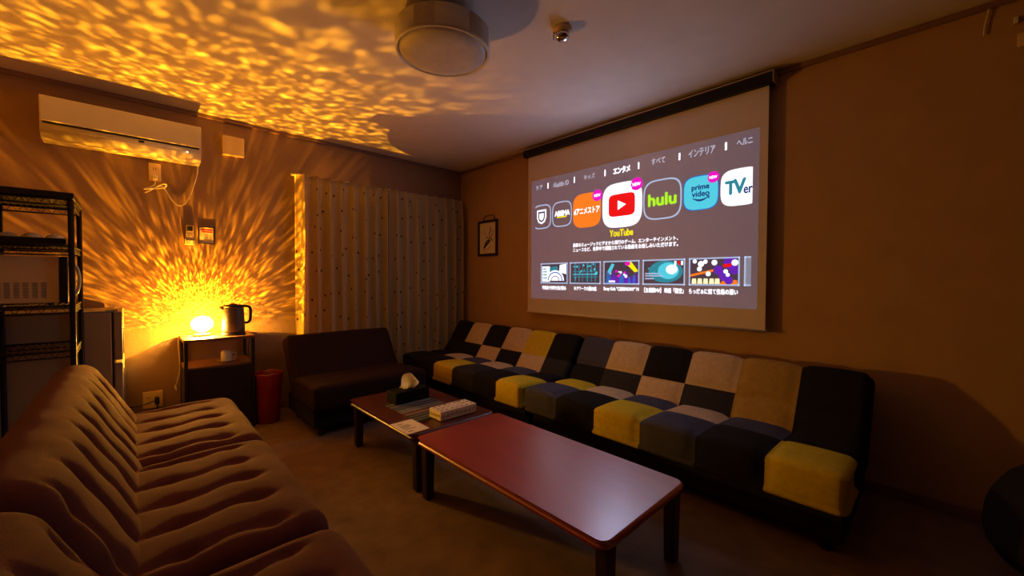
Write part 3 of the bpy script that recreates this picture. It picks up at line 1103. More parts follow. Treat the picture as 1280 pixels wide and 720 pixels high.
# bin
t = thing('trash_bin', 'round red plastic bin on the carpet beside the dark cabinet', 'bin', (-2.094, -.30, 0))
b = BM()
lathe(b, [(.078, 0), (.080, .004), (.090, .20), (.098, .375), (.100, .385), (.097, .386), (.088, .20), (.077, .008), (.002, .006)], -2.094, -.30, 48)
obj('tub', b, M['red_plastic'], t)
b = BM()
n = 60
ringp = []
for z, r0, a in ((.30, .0965, .003), (.34, .099, .003), (.38, .1015, .002), (.392, .100, .003), (.388, .094, .002), (.30, .090, .004), (.18, .082, .006)):
    ringp.append([b.verts.new((-2.094 + (r0 + a * math.sin(i * .9 + z * 40) * .6) * math.cos(2 * PI * i / n), -.30 + (r0 + a * math.sin(i * .9 + z * 40) * .6) * math.sin(2 * PI * i / n),
                               z + (.02 * math.sin(2 * PI * i / n * 2 + 1) if z == .30 and r0 > .095 else .004 * math.sin(i * .7)))) for i in range(n)])
for A, B in zip(ringp, ringp[1:]):
    for i in range(n):
        q = b.faces.new((A[i], A[(i + 1) % n], B[(i + 1) % n], B[i])); q.smooth = True
obj('bag_liner', b, mat('thin_red_bag', (.36, .02, .02), .2, coat=.6), t, label='glossy bag folded over the rim')

# wall outlet low on the back wall, with the plug in it
t = thing('wall_outlet', 'large cream wall outlet low on the wall beside the tufted sofa', 'outlet', (-2.766, 0, .245))
b = BM(); box(b, -2.822, -2.710, -.010, 0, .182, .306, .004); obj('cover_plate', b, M['cream_plastic'], t)
for z in (.215, .262):
    for x in (-2.796, -2.784):
        b = BM(); box(b, x - .0015, x + .0015, -.0108, -.009, z - .008, z + .008); obj('slot', b, M['black_plastic'], t)
t = thing('power_plug', 'black power plug with cord in the low wall outlet', 'plug', (-2.745, -.012, .245))
b = BM(); box(b, -2.757, -2.733, -.046, -.0102, .214, .266, .005); obj('plug_body', b, M['black_plastic'], t)
b = BM(); tube(b, spline([(-2.745, -.04, .226), (-2.745, -.050, .20), (-2.742, -.045, .16), (-2.745, -.03, .10)], 8), .0045, 8); obj('cord', b, M['black_plastic'], t)
b = BM(); tube(b, spline([(-2.745, -.04, .245), (-2.78, -.05, .236), (-2.83, -.045, .222), (-2.87, -.04, .22), (-2.90, -.02, .222)], 8), .0035, 8); obj('cord', b, M['black_plastic'], t)

# ------------------------------------------------------------------ fridge
FX0, FX1, FY0, FY1, FZ = -3.46, -2.911, -.462, -.025, .926
t = thing('refrigerator', 'small grey two-door refrigerator behind the black metal rack', 'refrigerator', (-3.2, -.24, 0))
b = BM(); box(b, FX0, -2.960, FY0, FY1, .02, FZ - .006, .006); obj('body', b, M['fridge'], t)
b = BM(); box(b, FX0 + .0, -2.955, FY0 - .001, FY1 + .001, FZ - .006, FZ + .004, .003); obj('top_cover', b, M['grey_plastic'], t)
b = BM(); box(b, -2.952, FX1, FY0, FY1, .625, FZ, .008); d = obj('door', b, M['fridge'], t)
b = BM(); box(b, -2.913, -2.905, FY0 + .02, FY0 + .035, .66, .82, .003); obj('handle', b, M['grey_plastic'], d)
b = BM(); box(b, -2.952, FX1, FY0, FY1, .03, .610, .008); d = obj('door', b, M['fridge'], t)
b = BM(); box(b, -2.913, -2.905, FY0 + .02, FY0 + .035, .36, .57, .003); obj('handle', b, M['grey_plastic'], d)
b = BM(); box(b, -2.962, -2.950, FY0 + .008, FY1 - .008, .03, FZ - .008); obj('door_gasket', b, M['black_plastic'], t)
b = BM(); box(b, -2.985, -2.93, FY0 + .012, FY0 + .06, FZ - .002, FZ + .010, .003); obj('hinge_cover', b, M['grey_plastic'], t)
for x in (-3.42, -3.0):
    for y in (FY0 + .04, FY1 - .04):
        b = BM(); lathe(b, [(.016, 0), (.018, .004), (.018, .022)], x, y, 16); obj('foot', b, M['black_plastic'], t)

# ------------------------------------------------------------------ rack, microwave, plates
RX0, RX1, RY0, RY1 = -3.372, -3.084, -.930, -.500
RTOP = 1.519
t = thing('metal_rack', 'black metal shelf rack holding the microwave in front of the fridge', 'rack', (-3.23, -.71, 0))
for x in (RX0, RX1):
    for y in (RY0, RY1):
        b = BM(); lathe(b, [(.014, 0), (.016, .01), (.0115, .02), (.0115, RTOP), (.008, RTOP + .006)], x, y, 16); obj('post', b, M['black_metal'], t)


def rack_shelf(z, th):
    s = BM()
    for y in (RY0, RY1):
        tube(s, [(RX0, y, z), (RX1, y, z)], .006, 8)
        tube(s, [(RX0, y, z - th), (RX1, y, z - th)], .004, 8)
        n = 14
        tube(s, [(RX0 + (RX1 - RX0) * i / n, y, z - (th if i % 2 else 0)) for i in range(n + 1)], .0025, 6)
    for x in (RX0, RX1):
        tube(s, [(x, RY0, z), (x, RY1, z)], .006, 8)
        tube(s, [(x, RY0, z - th), (x, RY1, z - th)], .004, 8)
        n = 20
        tube(s, [(x, RY0 + (RY1 - RY0) * i / n, z - (th if i % 2 else 0)) for i in range(n + 1)], .0025, 6)
    for i in range(13):
        x = RX0 + (RX1 - RX0) * (i + .5) / 13
        tube(s, [(x, RY0, z + .003), (x, RY1, z + .003)], .0025, 6)
    obj('shelf', s, M['black_metal'], t)


for z, th in ((1.520, .030), (1.290, .030), (.990, .034), (.765, .030), (.22, .03)):
    rack_shelf(z, th)
b = BM(); box(b, RX0 - .02, RX1 + .012, RY0 - .015, RY1 + .015, 1.5265, 1.556, .004)
single('rack_tray', b, M['black_plastic'], 'flat black tray board on top of the metal rack', 'tray', (-3.23, -.71, 1.53))
b = BM(); box(b, RX0 + .015, RX1 - .02, RY0 + .02, RY1 - .02, 1.297, 1.312, .003)
box(b, RX0 + .015, RX1 - .02, RY0 + .02, RY0 + .030, 1.305, 1.328, .002); box(b, RX0 + .015, RX1 - .02, RY1 - .03, RY1 - .02, 1.305, 1.328, .002)
box(b, RX0 + .015, RX0 + .025, RY0 + .02, RY1 - .02, 1.305, 1.328, .002); box(b, RX1 - .03, RX1 - .02, RY0 + .02, RY1 - .02, 1.305, 1.328, .002)
single('serving_tray', b, M['black_plastic'], 'black serving tray with dishes above the microwave', 'tray', (-3.23, -.71, 1.297))
spots = [(-3.305, -.80, 'upturned pale bowl on the black tray, farthest from the rack post'), (-3.225, -.82, 'upturned pale bowl in the middle of the black tray'), (-3.150, -.80, 'upturned pale bowl on the black tray, closest to the rack post')]
for x, y, lb in spots:
    b = BM(); lathe(b, [(.036, 1.3125), (.038, 1.314), (.036, 1.335), (.026, 1.348), (.014, 1.351), (.013, 1.354), (.008, 1.354)], x, y, 36)
    single('bowl', b, M['ceramic'], lb, 'bowl', (x, y, 1.3125), 'bowls on the rack tray')

t = thing('microwave_oven', 'pale microwave oven with side vents on the black rack', 'microwave', (-3.28, -.71, .995))
MX0, MX1, MY0, MY1, MZ0, MZ1 = -3.44, -3.100, -.905, -.525, 1.006, 1.238
b = BM(); box(b, MX0, MX1 - .03, MY0, MY1, MZ0, MZ1, .006); obj('body', b, M['cream_plastic'], t)
b = BM(); box(b, MX1 - .028, MX1, MY0, MY1, MZ0, MZ1, .006); d = obj('door', b, M['black_plastic'], t)
b = BM(); tube(b, spline([(MX1 - .002, MY0 + .05, MZ0 + .03), (MX1 + .026, MY0 + .05, MZ0 + .05), (MX1 + .036, MY0 + .05, MZ0 + .115), (MX1 + .026, MY0 + .05, MZ0 + .18), (MX1 - .002, MY0 + .05, MZ0 + .20)], 8), .007, 10)
obj('handle', b, M['ceramic'], d)
for k in range(6):
    x0 = -3.152 - .0285 * (k + 1)
    b = BM()
    for j in range(9):
        box(b, x0 - .009, x0 + .009, MY0 - .0012, MY0 + .002, 1.034 + .0085 * j, 1.0385 + .0085 * j)
    obj('vent', b, M['grey_plastic'], t)
for x in (MX0 + .04, MX1 - .06):
    for y in (MY0 + .04, MY1 - .04):
        b = BM(); lathe(b, [(.012, .995), (.013, .998), (.013, 1.008)], x, y, 14); obj('foot', b, M['black_plastic'], t)

# ------------------------------------------------------------------ ceiling projector light and detector
PX, PY, PR = -1.735, -2.225, .230
t = thing('ceiling_light', 'round white ceiling light drum with dark side panels', 'ceiling light', (PX, PY, H))
b = BM(); lathe(b, [(.13, 2.34), (.13, H)], PX, PY, 48); obj('ceiling_mount', b, M['grey_plastic'], t)
b = BM(); lathe(b, [(PR - .03, 2.349), (PR - .006, 2.348), (PR, 2.343), (PR, 2.247), (PR - .004, 2.241), (PR - .010, 2.240), (PR - .014, 2.243), (PR - .016, 2.262), (.02, 2.264)], PX, PY, 96); obj('drum', b, M['white_plastic'], t)
b = BM(); lathe(b, [(PR - .020, 2.262), (PR - .020, 2.246), (PR - .034, 2.236), (PR - .09, 2.228), (.05, 2.225), (.004, 2.2245)], PX, PY, 96); obj('diffuser', b, mat('milky_diffuser', (.62, .58, .55), .5), t)
for a0, a1 in ((-2.75, -2.32), (-1.62, -.95), (.3, .75), (1.35, 2.0)):
    b = BM()
    n = 14
    o_ = [[b.verts.new((PX + (PR + e) * math.cos(a0 + (a1 - a0) * i / n), PY + (PR + e) * math.sin(a0 + (a1 - a0) * i / n), z)) for i in range(n + 1)] for e, z in ((-.002, 2.250), (.0012, 2.250), (.0012, 2.340), (-.002, 2.340))]
    for A, B in zip(o_, o_[1:] + o_[:1]):
        for i in range(n):
            q = b.faces.new((A[i], B[i], B[i + 1], A[i + 1]))
    bmesh.ops.recalc_face_normals(b, faces=b.faces[:])
    obj('side_grille', b, mat('grille_cloth', (.56, .50, .43), .8, .1, 60, .4, 700), t)
b = BM(); lathe(b, [(.022, 0), (.022, .006), (.016, .008), (.014, .004), (.002, .003)], 0, 0, 28)
bmesh.ops.rotate(b, verts=b.verts, matrix=Matrix.Rotation(PI / 2, 3, 'Y'))
bmesh.ops.translate(b, verts=b.verts, vec=(PX + PR - .003, PY, 2.296))
obj('projector_lens', b, mat('lens_glass', (.05, .05, .08), .08, coat=1.0), t)

DX, DY = -1.268, -2.595
t = thing('heat_detector', 'small chrome detector on the ceiling near the light drum', 'detector', (DX, DY, H))
b = BM(); lathe(b, [(.006, 2.372), (.044, 2.374), (.048, 2.38), (.048, H)], DX, DY, 36); obj('base', b, M['cream_plastic'], t)
b = BM(); lathe(b, [(.004, 2.338), (.020, 2.341), (.032, 2.350), (.036, 2.362), (.036, 2.374)], DX, DY, 36); obj('dome', b, M['chrome'], t)
b = BM(); tube(b, [(DX - .040, DY + .022, 2.376), (DX - .040, DY + .022, 2.335)], .0025, 8); obj('test_pin', b, M['black_metal'], t)

# ------------------------------------------------------------------ picture on the screen wall
t = thing('picture', 'small black-framed ink drawing beside the curtain', 'picture', (0, -.51, 1.59))
px0, px1, pz0, pz1 = -.672, -.345, 1.388, 1.780
b = BM()
fw = .026
for q in ((px0, px0 + fw, pz0, pz1), (px1 - fw, px1, pz0, pz1), (px0 + fw, px1 - fw, pz0, pz0 + fw), (px0 + fw, px1 - fw, pz1 - fw, pz1)):
    box(b, -.022, -.002, q[0], q[1], q[2], q[3], .003)
obj('frame', b, M['black_wood'], t)
b = BM(); box(b, -.010, -.002, px0 + .02, px1 - .02, pz0 + .02, pz1 - .02)
obj('sheet', b, M['paper'], t)
b = BM()


def stroke(pts, r):
    P3 = [(-.0105, px0 + (px1 - px0) * (1 - u), pz0 + (pz1 - pz0) * v) for u, v in pts]
    s = spline(P3, 6)
    n = len(s)
    tube(b, s, [r * (0.25 + math.sin(PI * (i + .5) / n)) for i in range(n)], 6)


for pts, r in ((((.30, .18), (.42, .30), (.55, .38), (.62, .50)), .009), (((.30, .25), (.45, .40), (.60, .46)), .007), (((.25, .22), (.50, .34), (.66, .44)), .006),
               (((.62, .50), (.58, .62), (.66, .72), (.62, .82)), .004), (((.60, .50), (.74, .60), (.78, .75)), .003), (((.62, .50), (.72, .46), (.76, .38)), .005),
               (((.42, .55), (.50, .50), (.60, .50)), .004), (((.32, .72), (.36, .62), (.44, .56)), .002), (((.24, .12), (.50, .20), (.72, .30)), .002)):
    stroke(pts, r)
obj('ink_strokes', b, M['ink'], t)
b = BM()
pc = (px0 + px1) / 2 - .02
tube(b, spline([(-.012, pc - .09, pz1), (-.008, pc - .085, pz1 + .035), (-.006, pc, pz1 + .055), (-.008, pc + .085, pz1 + .035), (-.012, pc + .09, pz1)], 8), .004, 8)
obj('hanging_loop', b, M['black_metal'], t)
for y in (pc - .09, pc + .09):
    b = BM(); tube(b, [(0, y, pz1 + .062), (-.016, y, pz1 + .062), (-.020, y, pz1 + .070)], .004, 8); obj('wall_hook', b, M['chrome'], t)

# ------------------------------------------------------------------ projection screen and what is thrown on it
SYL, SYR, SZT, SZB = -1.180, -3.205, 2.305, .822
SX_ = -.060
t = thing('projection_screen', 'pulled-down white projection screen showing a video app menu', 'screen', (-.06, -2.19, 0.8))
b = BM(); box(b, -.105, -.022, SYR - .030, SYL + .030, 2.305, 2.372, .006); obj('case', b, M['black_metal'], t)
b = BM(); box(b, -.108, -.100, SYR - .030, SYL + .030, 2.366, 2.376, .002); box(b, -.108, -.020, SYR - .034, SYR - .029, 2.305, 2.376, .001); box(b, -.108, -.020, SYL + .029, SYL + .034, 2.305, 2.376, .001)
obj('case_trim', b, M['gold_trim'], t)
b = BM(); box(b, SX_ - .0004, SX_ + .0004, SYR, SYL, SZB, 2.31); obj('screen_cloth', b, M['screen_cloth'], t)
b = BM(); tube(b, [(SX_, SYR - .008, SZB - .004), (SX_, SYL + .008, SZB - .004)], .009, 12); obj('bottom_bar', b, M['screen_cloth'], t)
b = BM(); tube(b, spline([(SX_ + .006, -2.195, SZB - .01), (SX_ + .008, -2.196, .76), (SX_ + .006, -2.197, .70)], 6), .0025, 8); obj('pull_cord', b, M['cream_plastic'], t)
WHITE, VIO = (1.0, .97, 1.0), (.72, .74, 1.0)
PIC = glow('projected_grey', (.22, .42, .90), .085)
b = BM(); box(b, SX_ - .0012, SX_ - .0004, -3.160, -1.226, .950, 2.068)
img = obj('projected_image', b, PIC, t)


def layer(k):
    return SX_ - .0012 - .0006 * k


class Sheet:
    """flat shapes lying on the screen: u = -y grows to the viewer's right, z up"""
    def __init__(s):
        s.bm = BM(); s.m = []

    def slot(s, m):
        if m not in s.m:
            s.m.append(m)
        return s.m.index(m)

    def poly(s, pts, m, k):
        if len(pts) < 3:
            return
        vs = [s.bm.verts.new((layer(k), p[0], p[1])) for p in pts]
        f = s.bm.faces.new(vs)
        f.material_index = s.slot(m)
        f.normal_update()
        if f.normal.x > 0:
            f.normal_flip()

    def ring(s, A, B, m, k):
        n = len(A)
        a = [s.bm.verts.new((layer(k), p[0], p[1])) for p in A]
        c = [s.bm.verts.new((layer(k), p[0], p[1])) for p in B]
        for i in range(n):
            f = s.bm.faces.new((a[i], a[(i + 1) % n], c[(i + 1) % n], c[i]))
            f.material_index = s.slot(m)

    def rect(s, y0, y1, z0, z1, m, k):
        s.poly([(y0, z0), (y1, z0), (y1, z1), (y0, z1)], m, k)

    def frame(s, yl, yr, z0, z1, wd, m, k):
        s.rect(yl, yr, z0, z0 + wd, m, k); s.rect(yl, yr, z1 - wd, z1, m, k)
        s.rect(yl, yl - wd, z0, z1, m, k); s.rect(yr + wd, yr, z0, z1, m, k)

    def disc(s, cy, cz, r, m, k, n=28, sy=1.0):
        s.poly([(cy + r * sy * math.cos(2 * PI * i / n), cz + r * math.sin(2 * PI * i / n)) for i in range(n)], m, k)

    def text(s, body, yl, yr, z0, z1, m, k, bold=0.0, shear=0.0, keep=False):
        c = bpy.data.curves.new('txt', 'FONT')
        c.body = body
        c.resolution_u = 3
        c.shear = shear
        o = bpy.data.objects.new('txt', c)
        COL.objects.link(o)
        dg = bpy.context.evaluated_depsgraph_get()
        dg.update()
        me = bpy.data.meshes.new_from_object(o.evaluated_get(dg))
        bpy.data.objects.remove(o); bpy.data.curves.remove(c)
        if len(me.vertices) == 0:
            return
        xs = [v.co.x for v in me.vertices]; ys = [v.co.y for v in me.vertices]
        X0, X1, Y0, Y1 = min(xs), max(xs), min(ys), max(ys)
        W = yl - yr
        vs = [s.bm.verts.new((layer(k), yl - (v.co.x - X0) / (X1 - X0) * W, z0 + (v.co.y - Y0) / (Y1 - Y0) * (z1 - z0))) for v in me.vertices]
        mi = s.slot(m)
        # heavier strokes: the same letters laid again a hair to each side
        h = (z1 - z0) * bold * 1.1
        for n_, (dy, dz) in enumerate(((0, 0), (h, 0), (-h, 0), (0, h), (0, -h)) if bold else ((0, 0),)):
            cv = vs if n_ == 0 else [s.bm.verts.new(v.co + Vector((-.00003 * n_, dy, dz))) for v in vs]
            for p in me.polygons:
                try:
                    f = s.bm.faces.new([cv[i] for i in p.vertices])
                except ValueError:
                    continue
                f.material_index = mi
                f.normal_update()
                if f.normal.x > 0:
                    f.normal_flip()
        bpy.data.meshes.remove(me)

    def done(s, name, parent, label=None):
        return obj(name, s.bm, s.m, parent, True, label)


def squircle(cy, cz, h, n=64, p=3.6):
    out = []
    for i in range(n):
        a = 2 * PI * i / n
        c, q = math.cos(a), math.sin(a)
        out.append((cy + h * math.copysign(abs(c) ** (2 / p), c), cz + h * math.copysign(abs(q) ** (2 / p), q)))
    return out


def clip(pts, lo, hi):
    return [(max(lo, min(hi, p[0])), p[1]) for p in pts]


gW = glow('projected_white', (.54, .65, 1), 22.0)
gS = glow('projected_soft_white', (.85, .9, 1), 1.3)
gT = glow('projected_text_white', (.85, .88, 1), 1.6)
gL = glow('projected_pale_text', (.55, .62, .85), .62)
gO = glow('projected_orange', (1, .19, .01), 1.0, (.5, .3, .2))
gR = glow('projected_red', (.85, .0, .005), .95, (.25, .1, .1))
gG = glow('projected_green', (.40, 1, .01), .95, (.4, .5, .2))
gC = glow('projected_cyan', (.055, .62, .80), .95, (.2, .4, .45))
gN = glow('projected_navy', (.008, .05, .25), .7, (.06, .08, .15))
gM = glow('projected_magenta', (.85, .0, .55), .95, (.3, .1, .25))
gY = glow('projected_yellow', (1, .88, .0), .95, (.5, .45, .1))
gTe = glow('projected_teal', (.02, .28, .38), .8, (.1, .25, .3))
gK = glow('projected_dark', (.12, .10, .18), .30, (.22, .19, .2))
gB = glow('projected_blue', (.02, .16, .62), .8, (.1, .15, .35))
gP = glow('projected_purple', (.16, .02, .60), .7, (.15, .08, .3))
gV = glow('projected_pale_blue', (.45, .60, .9), .8, (.4, .45, .5))
CZI = 1.718


def badge(s, cy, cz, r):
    s.disc(cy, cz, r, gM, 4)
    s.text('NEW', cy + r * .66, cy - r * .66, cz - r * .26, cz + r * .24, gT, 5, .03)


YCL, YCR = -1.279, -3.124
# cut-off shield app
s = Sheet()
o1, o2 = clip(squircle(-1.362, CZI, .113), -1.9, YCL), clip(squircle(-1.362, CZI, .103), -1.9, YCL)
s.ring(o1, o2, gV, 1)
shield = lambda k: [(-1.358 + .058 * k, 1.718 + .066 * k), (-1.358 - .058 * k, 1.718 + .066 * k), (-1.358 - .058 * k, 1.718 - .01 * k), (-1.358 - .04 * k, 1.718 - .05 * k), (-1.358, 1.718 - .068 * k), (-1.358 + .04 * k, 1.718 - .05 * k), (-1.358 + .058 * k, 1.718 - .01 * k)]
s.poly(shield(1.0), gS, 2); s.poly(shield(.74), gK, 3); s.poly(shield(.50), gS, 4)
s.done('app_icon', img)
s = Sheet()
s.ring(squircle(-1.602, CZI, .113), squircle(-1.602, CZI, .104), gV, 1)
s.text('ABEMA', -1.520, -1.690, 1.703, 1.747, gT, 2, .05)
s.rect(-1.548, -1.654, 1.686, 1.697, gY, 2)
s.done('app_icon', img)
s = Sheet()
s.poly(squircle(-1.872, CZI, .144), gO, 1)
s.text('dアニメストア', -1.740, -2.002, 1.690, 1.742, gT, 2, .03)
badge(s, -1.980, 1.828, .047)
s.done('app_icon', img)
s = Sheet()
s.poly(squircle(-2.206, 1.720, .176), gS, 1)
s.poly(squircle(-2.206, 1.720, .164), gW, 1.4)
sup = lambda hw, hh: [(-2.206 + a * hw, 1.720 + c * hh) for a, c in [(math.copysign(abs(math.cos(q)) ** .35, math.cos(q)), math.copysign(abs(math.sin(q)) ** .35, math.sin(q))) for q in [2 * PI * i / 48 for i in range(48)]]]
s.poly(sup(.126, .097), gS, 1.7)
s.poly([(-2.206 + a * .117, 1.720 + c * .088) for a, c in [(math.copysign(abs(math.cos(q)) ** .35, math.cos(q)), math.copysign(abs(math.sin(q)) ** .35, math.sin(q))) for q in [2 * PI * i / 48 for i in range(48)]]], gR, 2)
s.poly([(-2.173, 1.758), (-2.173, 1.682), (-2.247, 1.720)], gS, 3)
badge(s, -2.335, 1.860, .050)
s.done('app_icon', img)
s = Sheet()
s.ring(squircle(-2.537, CZI, .146), squircle(-2.537, CZI, .136), gV, 1)
s.text('hulu', -2.434, -2.642, 1.676, 1.760, gG, 2, .045)
s.done('app_icon', img)
s = Sheet()
s.poly(squircle(-2.810, 1.722, .118), gB, 1)
s.poly(squircle(-2.810, 1.722, .112), gC, 2)
s.text('prime', -2.752, -2.866, 1.733, 1.777, gN, 3, .04)
s.text('video', -2.754, -2.868, 1.697, 1.735, gN, 3, .04)
arc = [(-2.757 - .105 * i / 16, 1.686 - .022 * math.sin(PI * i / 16)) for i in range(17)]
s.poly(arc + [(p[0], p[1] + .010 * math.sin(PI * i / 16) + .004) for i, p in reversed(list(enumerate(arc)))], gN, 3)
s.poly([(-2.848, 1.694), (-2.870, 1.696), (-2.866, 1.672), (-2.858, 1.688)], gN, 3)
badge(s, -2.892, 1.812, .037)
s.done('app_icon', img)
s = Sheet()
s.poly(clip(squircle(-3.055, 1.722, .117), YCR, 0), gS, 1)
s.text('T', -2.968, -3.030, 1.682, 1.765, gTe, 2, .05)
s.text('V', -3.018, -3.085, 1.682, 1.772, gTe, 2, .05)
s.text('er', -3.076, YCR, 1.677, 1.716, gN, 2, .045)
s.done('app_icon', img)
# menu row
for body, yl, yr, z0, z1, m, bd in (('ｹｱ', -1.285, -1.368, 1.975, 2.018, gL, .02), ('Aladdin ID', -1.498, -1.678, 1.968, 2.010, gL, .02), ('キッズ', -1.842, -1.952, 1.977, 2.019, gL, .022),
                                    ('エンタメ', -2.131, -2.277, 1.970, 2.020, gT, .05), ('すべて', -2.454, -2.558, 1.979, 2.023, gL, .022),
                                    ('インテリア', -2.727, -2.900, 1.972, 2.024, gL, .022), ('ヘルニ', -3.032, -3.121, 1.981, 2.022, gL, .022)):
    s = Sheet()
    s.text(body, yl, yr, z0, z1, m, 1, bd)
    s.done('menu_word', img)
for y in (-1.436, -1.740, -2.052, -2.350, -2.663, -2.967):
    s = Sheet()
    s.rect(y + .006, y - .006, 1.972, 2.022, gT, 1)
    s.done('menu_divider', img)
s = Sheet()
s.text('YouTube', -2.101, -2.308, 1.476, 1.528, gY, 1, .04)
s.done('app_title', img)
s = Sheet()
s.text('最新のミュージックビデオから流行のゲーム、エンターテインメント、', -1.731, -2.659, 1.412, 1.445, gT, 1, .018)
s.done('description_line', img)
s = Sheet()
s.text('ニュースなど、世界中で視聴されている動画をお楽しみいただけます。', -1.732, -2.660, 1.370, 1.404, gT, 1, .018)
s.done('description_line', img)
# thumbnails
rnd = random.Random(3)


def thumb(yl, yr, cap, bold, cyl, cyr, painter, label):
    s = Sheet()
    z0, z1 = 1.094, 1.280
    s.rect(yl, yr, z0, z1, gK, 1)
    painter(s, yl, yr, z0, z1)
    s.frame(yl, yr, z0, z1, .009, gV, 3.5)
    if cap:
        s.text(cap, cyl, cyr, 1.036, 1.072, gT, 1, bold)
    s.done('video_thumbnail', img, label)


def P(yl, yr, z0, z1, u, v):
    return (yl + (yr - yl) * u, z0 + (z1 - z0) * v)


def th_a(s, *q):
    s.poly([P(*q, *p) for p in ((.05, .08), (.35, .08), (.35, .85), (.05, .85))], gS, 2)
    s.poly([P(*q, *p) for p in ((.70, .55), (.95, .45), (.95, .95), (.72, .90))], gS, 2)
    s.poly([P(*q, *p) for p in ((.36, .60), (.66, .60), (.62, .85), (.36, .80))], gTe, 2)
    c = P(*q, .55, .14)
    for r, m, k in ((.095, gS, 2.4), (.080, gB, 2.6), (.070, gS, 2.8), (.045, gK, 3.0), (.038, gS, 3.2)):
        s.poly([(c[0] + r * 1.1 * math.cos(PI * i / 20), c[1] + r * math.sin(PI * i / 20)) for i in range(21)], m, k)
    for v in (.75, .60, .45, .3):
        s.poly([P(*q, *p) for p in ((.08, v), (.08 + rnd.uniform(.1, .24), v), (.25, v - .05), (.08, v - .05))], gTe, 3)


def th_b(s, *q):
    for u in (.16, .30, .42, .56, .70, .82):
        wd = rnd.uniform(.02, .05)
        s.poly([P(*q, *p) for p in ((u, .1), (u + wd, .1), (u + wd, .95), (u, .95))], gTe, 2)
    for v in (.30, .42, .55):
        s.poly([P(*q, *p) for p in ((.10, v), (.90, v), (.90, v + .035), (.10, v + .035))], gTe if v != .42 else gC, 2.5)
    for i in range(16):
        c = P(*q, rnd.uniform(.12, .88), rnd.uniform(.15, .9)); s.disc(c[0], c[1], rnd.uniform(.004, .010), gC, 3, 10)


def th_c(s, *q):
    s.poly([P(*q, *p) for p in ((.10, .5), (.24, .9), (.32, .85), (.2, .45))], gC, 2)
    s.poly([P(*q, *p) for p in ((.62, .9), (.78, .95), (.97, .55), (.88, .5))], gY, 2)
    s.poly([P(*q, *p) for p in ((.60, .9), (.74, 1.0), (.76, .82), (.64, .78))], gM, 2.4)
    for i in range(14):
        u = .08 + .86 * i / 14
        s.poly([P(*q, *p) for p in ((u, .05), (u + .08, .05), (u + .06, rnd.uniform(.3, .6)), (u + .02, rnd.uniform(.3, .6)))], rnd.choice((gP, gP, gB)), 2.2)
    for i in range(9):
        c = P(*q, rnd.uniform(.2, .85), rnd.uniform(.3, .7)); s.disc(c[0], c[1], rnd.uniform(.005, .013), rnd.choice((gV, gM, gS)), 3, 10)
    s.poly([P(*q, *p) for p in ((.16, .08), (.34, .08), (.34, .16), (.16, .16))], gS, 3)


def th_d(s, *q):
    c = P(*q, .55, .52)
    s.disc(c[0], c[1], .080, gTe, 2, 40, 1.6)
    c = P(*q, .62, .55)
    s.disc(c[0], c[1], .060, gC, 2.4, 36, 1.3)
    c = P(*q, .70, .60)
    s.disc(c[0], c[1], .034, gS, 2.8, 30, 1.25)
    for v, e in ((.42, .42), (.33, .5), (.22, .28)):
        s.poly([P(*q, *p) for p in ((.06, v), (e, v), (e, v + .05), (.06, v + .05))], gV, 3)
    for u in (.76, .84, .91):
        s.poly([P(*q, *p) for p in ((u, .76), (u + .045, .76), (u + .045, .92), (u, .92))], gS if u != .84 else gR, 3)
    for i in range(10):
        c = P(*q, rnd.uniform(.1, .9), rnd.uniform(.15, .9)); s.disc(c[0], c[1], rnd.uniform(.002, .005), gC, 3, 8)


def th_e(s, *q):
    s.poly([P(*q, *p) for p in ((.03, .40), (.50, .58), (.50, .50), (.03, .32))], gO, 2)
    s.poly([P(*q, *p) for p in ((.62, .05), (.97, .05), (.95, .2), (.7, .2))], gO, 2)
    for u, v, r in ((.60, .55, .030), (.72, .35, .036), (.82, .80, .040), (.90, .55, .030), (.80, .18, .026)):
        c = P(*q, u, v); s.disc(c[0], c[1], r, gP, 2.3)
    s.poly([P(*q, *p) for p in ((.68, .75), (.86, .78), (.84, .66), (.70, .64))], gR, 2.7)
    for u, v, r in ((.52, .82, .018), (.91, .80, .020), (.74, .5, .014), (.25, .78, .020), (.34, .86, .014), (.22, .6, .016), (.12, .88, .014), (.40, .42, .016), (.78, .38, .012)):
        c = P(*q, u, v); s.disc(c[0], c[1], r, gS, 3)
    for u in (.06, .18, .30, .42, .53):
        s.poly([P(*q, *p) for p in ((u, .06), (u + .10, .06), (u + .09, .25), (u + .01, .25))], glow('projected_pale_gold', (1, .9, .5), 1.1), 3)


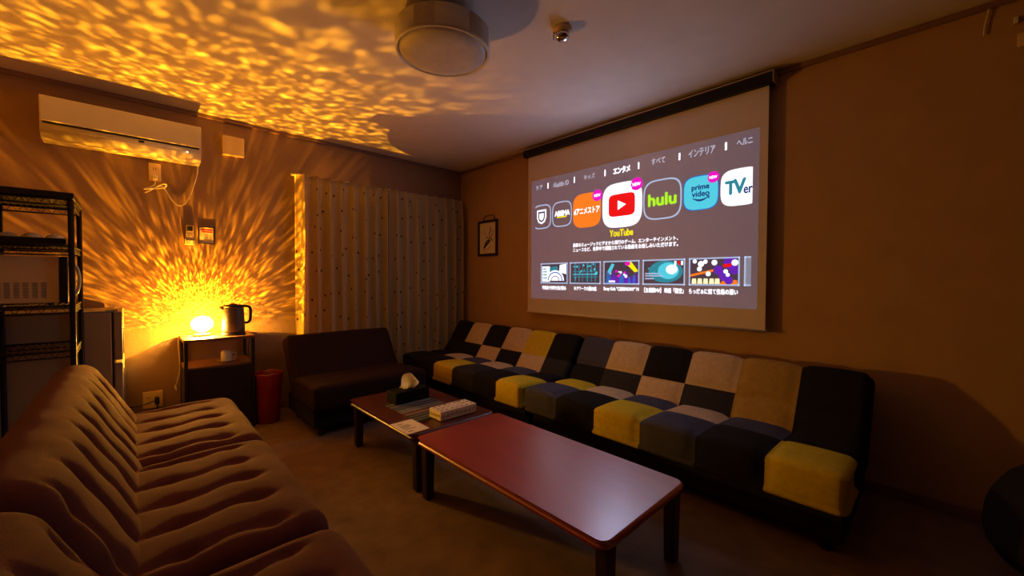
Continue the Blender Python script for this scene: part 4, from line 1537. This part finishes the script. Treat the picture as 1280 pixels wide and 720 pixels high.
thumb(-1.352, -1.672, '宇宙船で世界を飛び回る',     .02, -1.371, -1.654, th_a, None)
thumb(-1.699, -2.019, 'ネクワークの闇の底', .02, -1.743, -1.977, th_b, None)
thumb(-2.046, -2.366, 'Stray Kids "CEREMONY" M', .02, -2.047, -2.361, th_c, None)
thumb(-2.393, -2.713, '【主題歌MV】 映画「国宝」', .02, -2.407, -2.703, th_d, None)
thumb(-2.740, -3.060, 'らっだぁに似て性格の悪い', .02, -2.742, -3.050, th_e, None)
s = Sheet()
s.rect(-3.085, YCR, 1.094, 1.280, glow('projected_steel_blue', (.20, .30, .45), .6), 1)
s.rect(-3.085, -3.094, 1.094, 1.280, gV, 2); s.rect(-3.085, YCR, 1.094, 1.103, gV, 2); s.rect(-3.085, YCR, 1.271, 1.280, gV, 2)
s.done('video_thumbnail', img)

# ------------------------------------------------------------------ dim things at the edges of the view
b = BM()
bmesh.ops.create_icosphere(b, subdivisions=5, radius=1.0)
for v in b.verts:
    d = v.co.normalized()
    z = d.z
    rr = .40 * (1 + .05 * noise.noise(d * 2.5))
    v.co = Vector((d.x * rr, d.y * rr, .20 + (.22 if z < 0 else .36) * z * (1 if z > 0 else .9) + .012 * noise.noise(d * 5)))
    v.co.z = max(v.co.z, 0.0)
for f in b.faces:
    f.smooth = True
bb = single('bean_bag', b, M['black_fab'], 'dark rounded bean bag seat on the floor past the end of the patchwork sofas', 'bean bag', (0, 0, 0))
bb.location = (-.46, -4.46, 0.0)

b = BM(); tube(b, spline([(-.012, -4.060, 2.396), (-.012, -4.058, 2.35), (-.010, -4.050, 2.30), (-.010, -4.047, 2.255)], 6), .0035, 8)
single('hanging_cord', b, M['white_plastic'], 'thin white cord hanging from the ceiling edge on the screen wall', 'cord', (-.012, -4.06, 2.396))
t = thing('wall_socket', 'small pale socket high on the dark end of the screen wall', 'socket', (0, -4.165, 2.23))
b = BM(); box(b, -.010, 0, -4.205, -4.145, 2.165, 2.225, .003); obj('cover_plate', b, M['cream_plastic'], t)
b = BM(); box(b, -.024, 0, -4.146, -4.132, 2.268, 2.296, .003); obj('clip', b, M['white_plastic'], t)
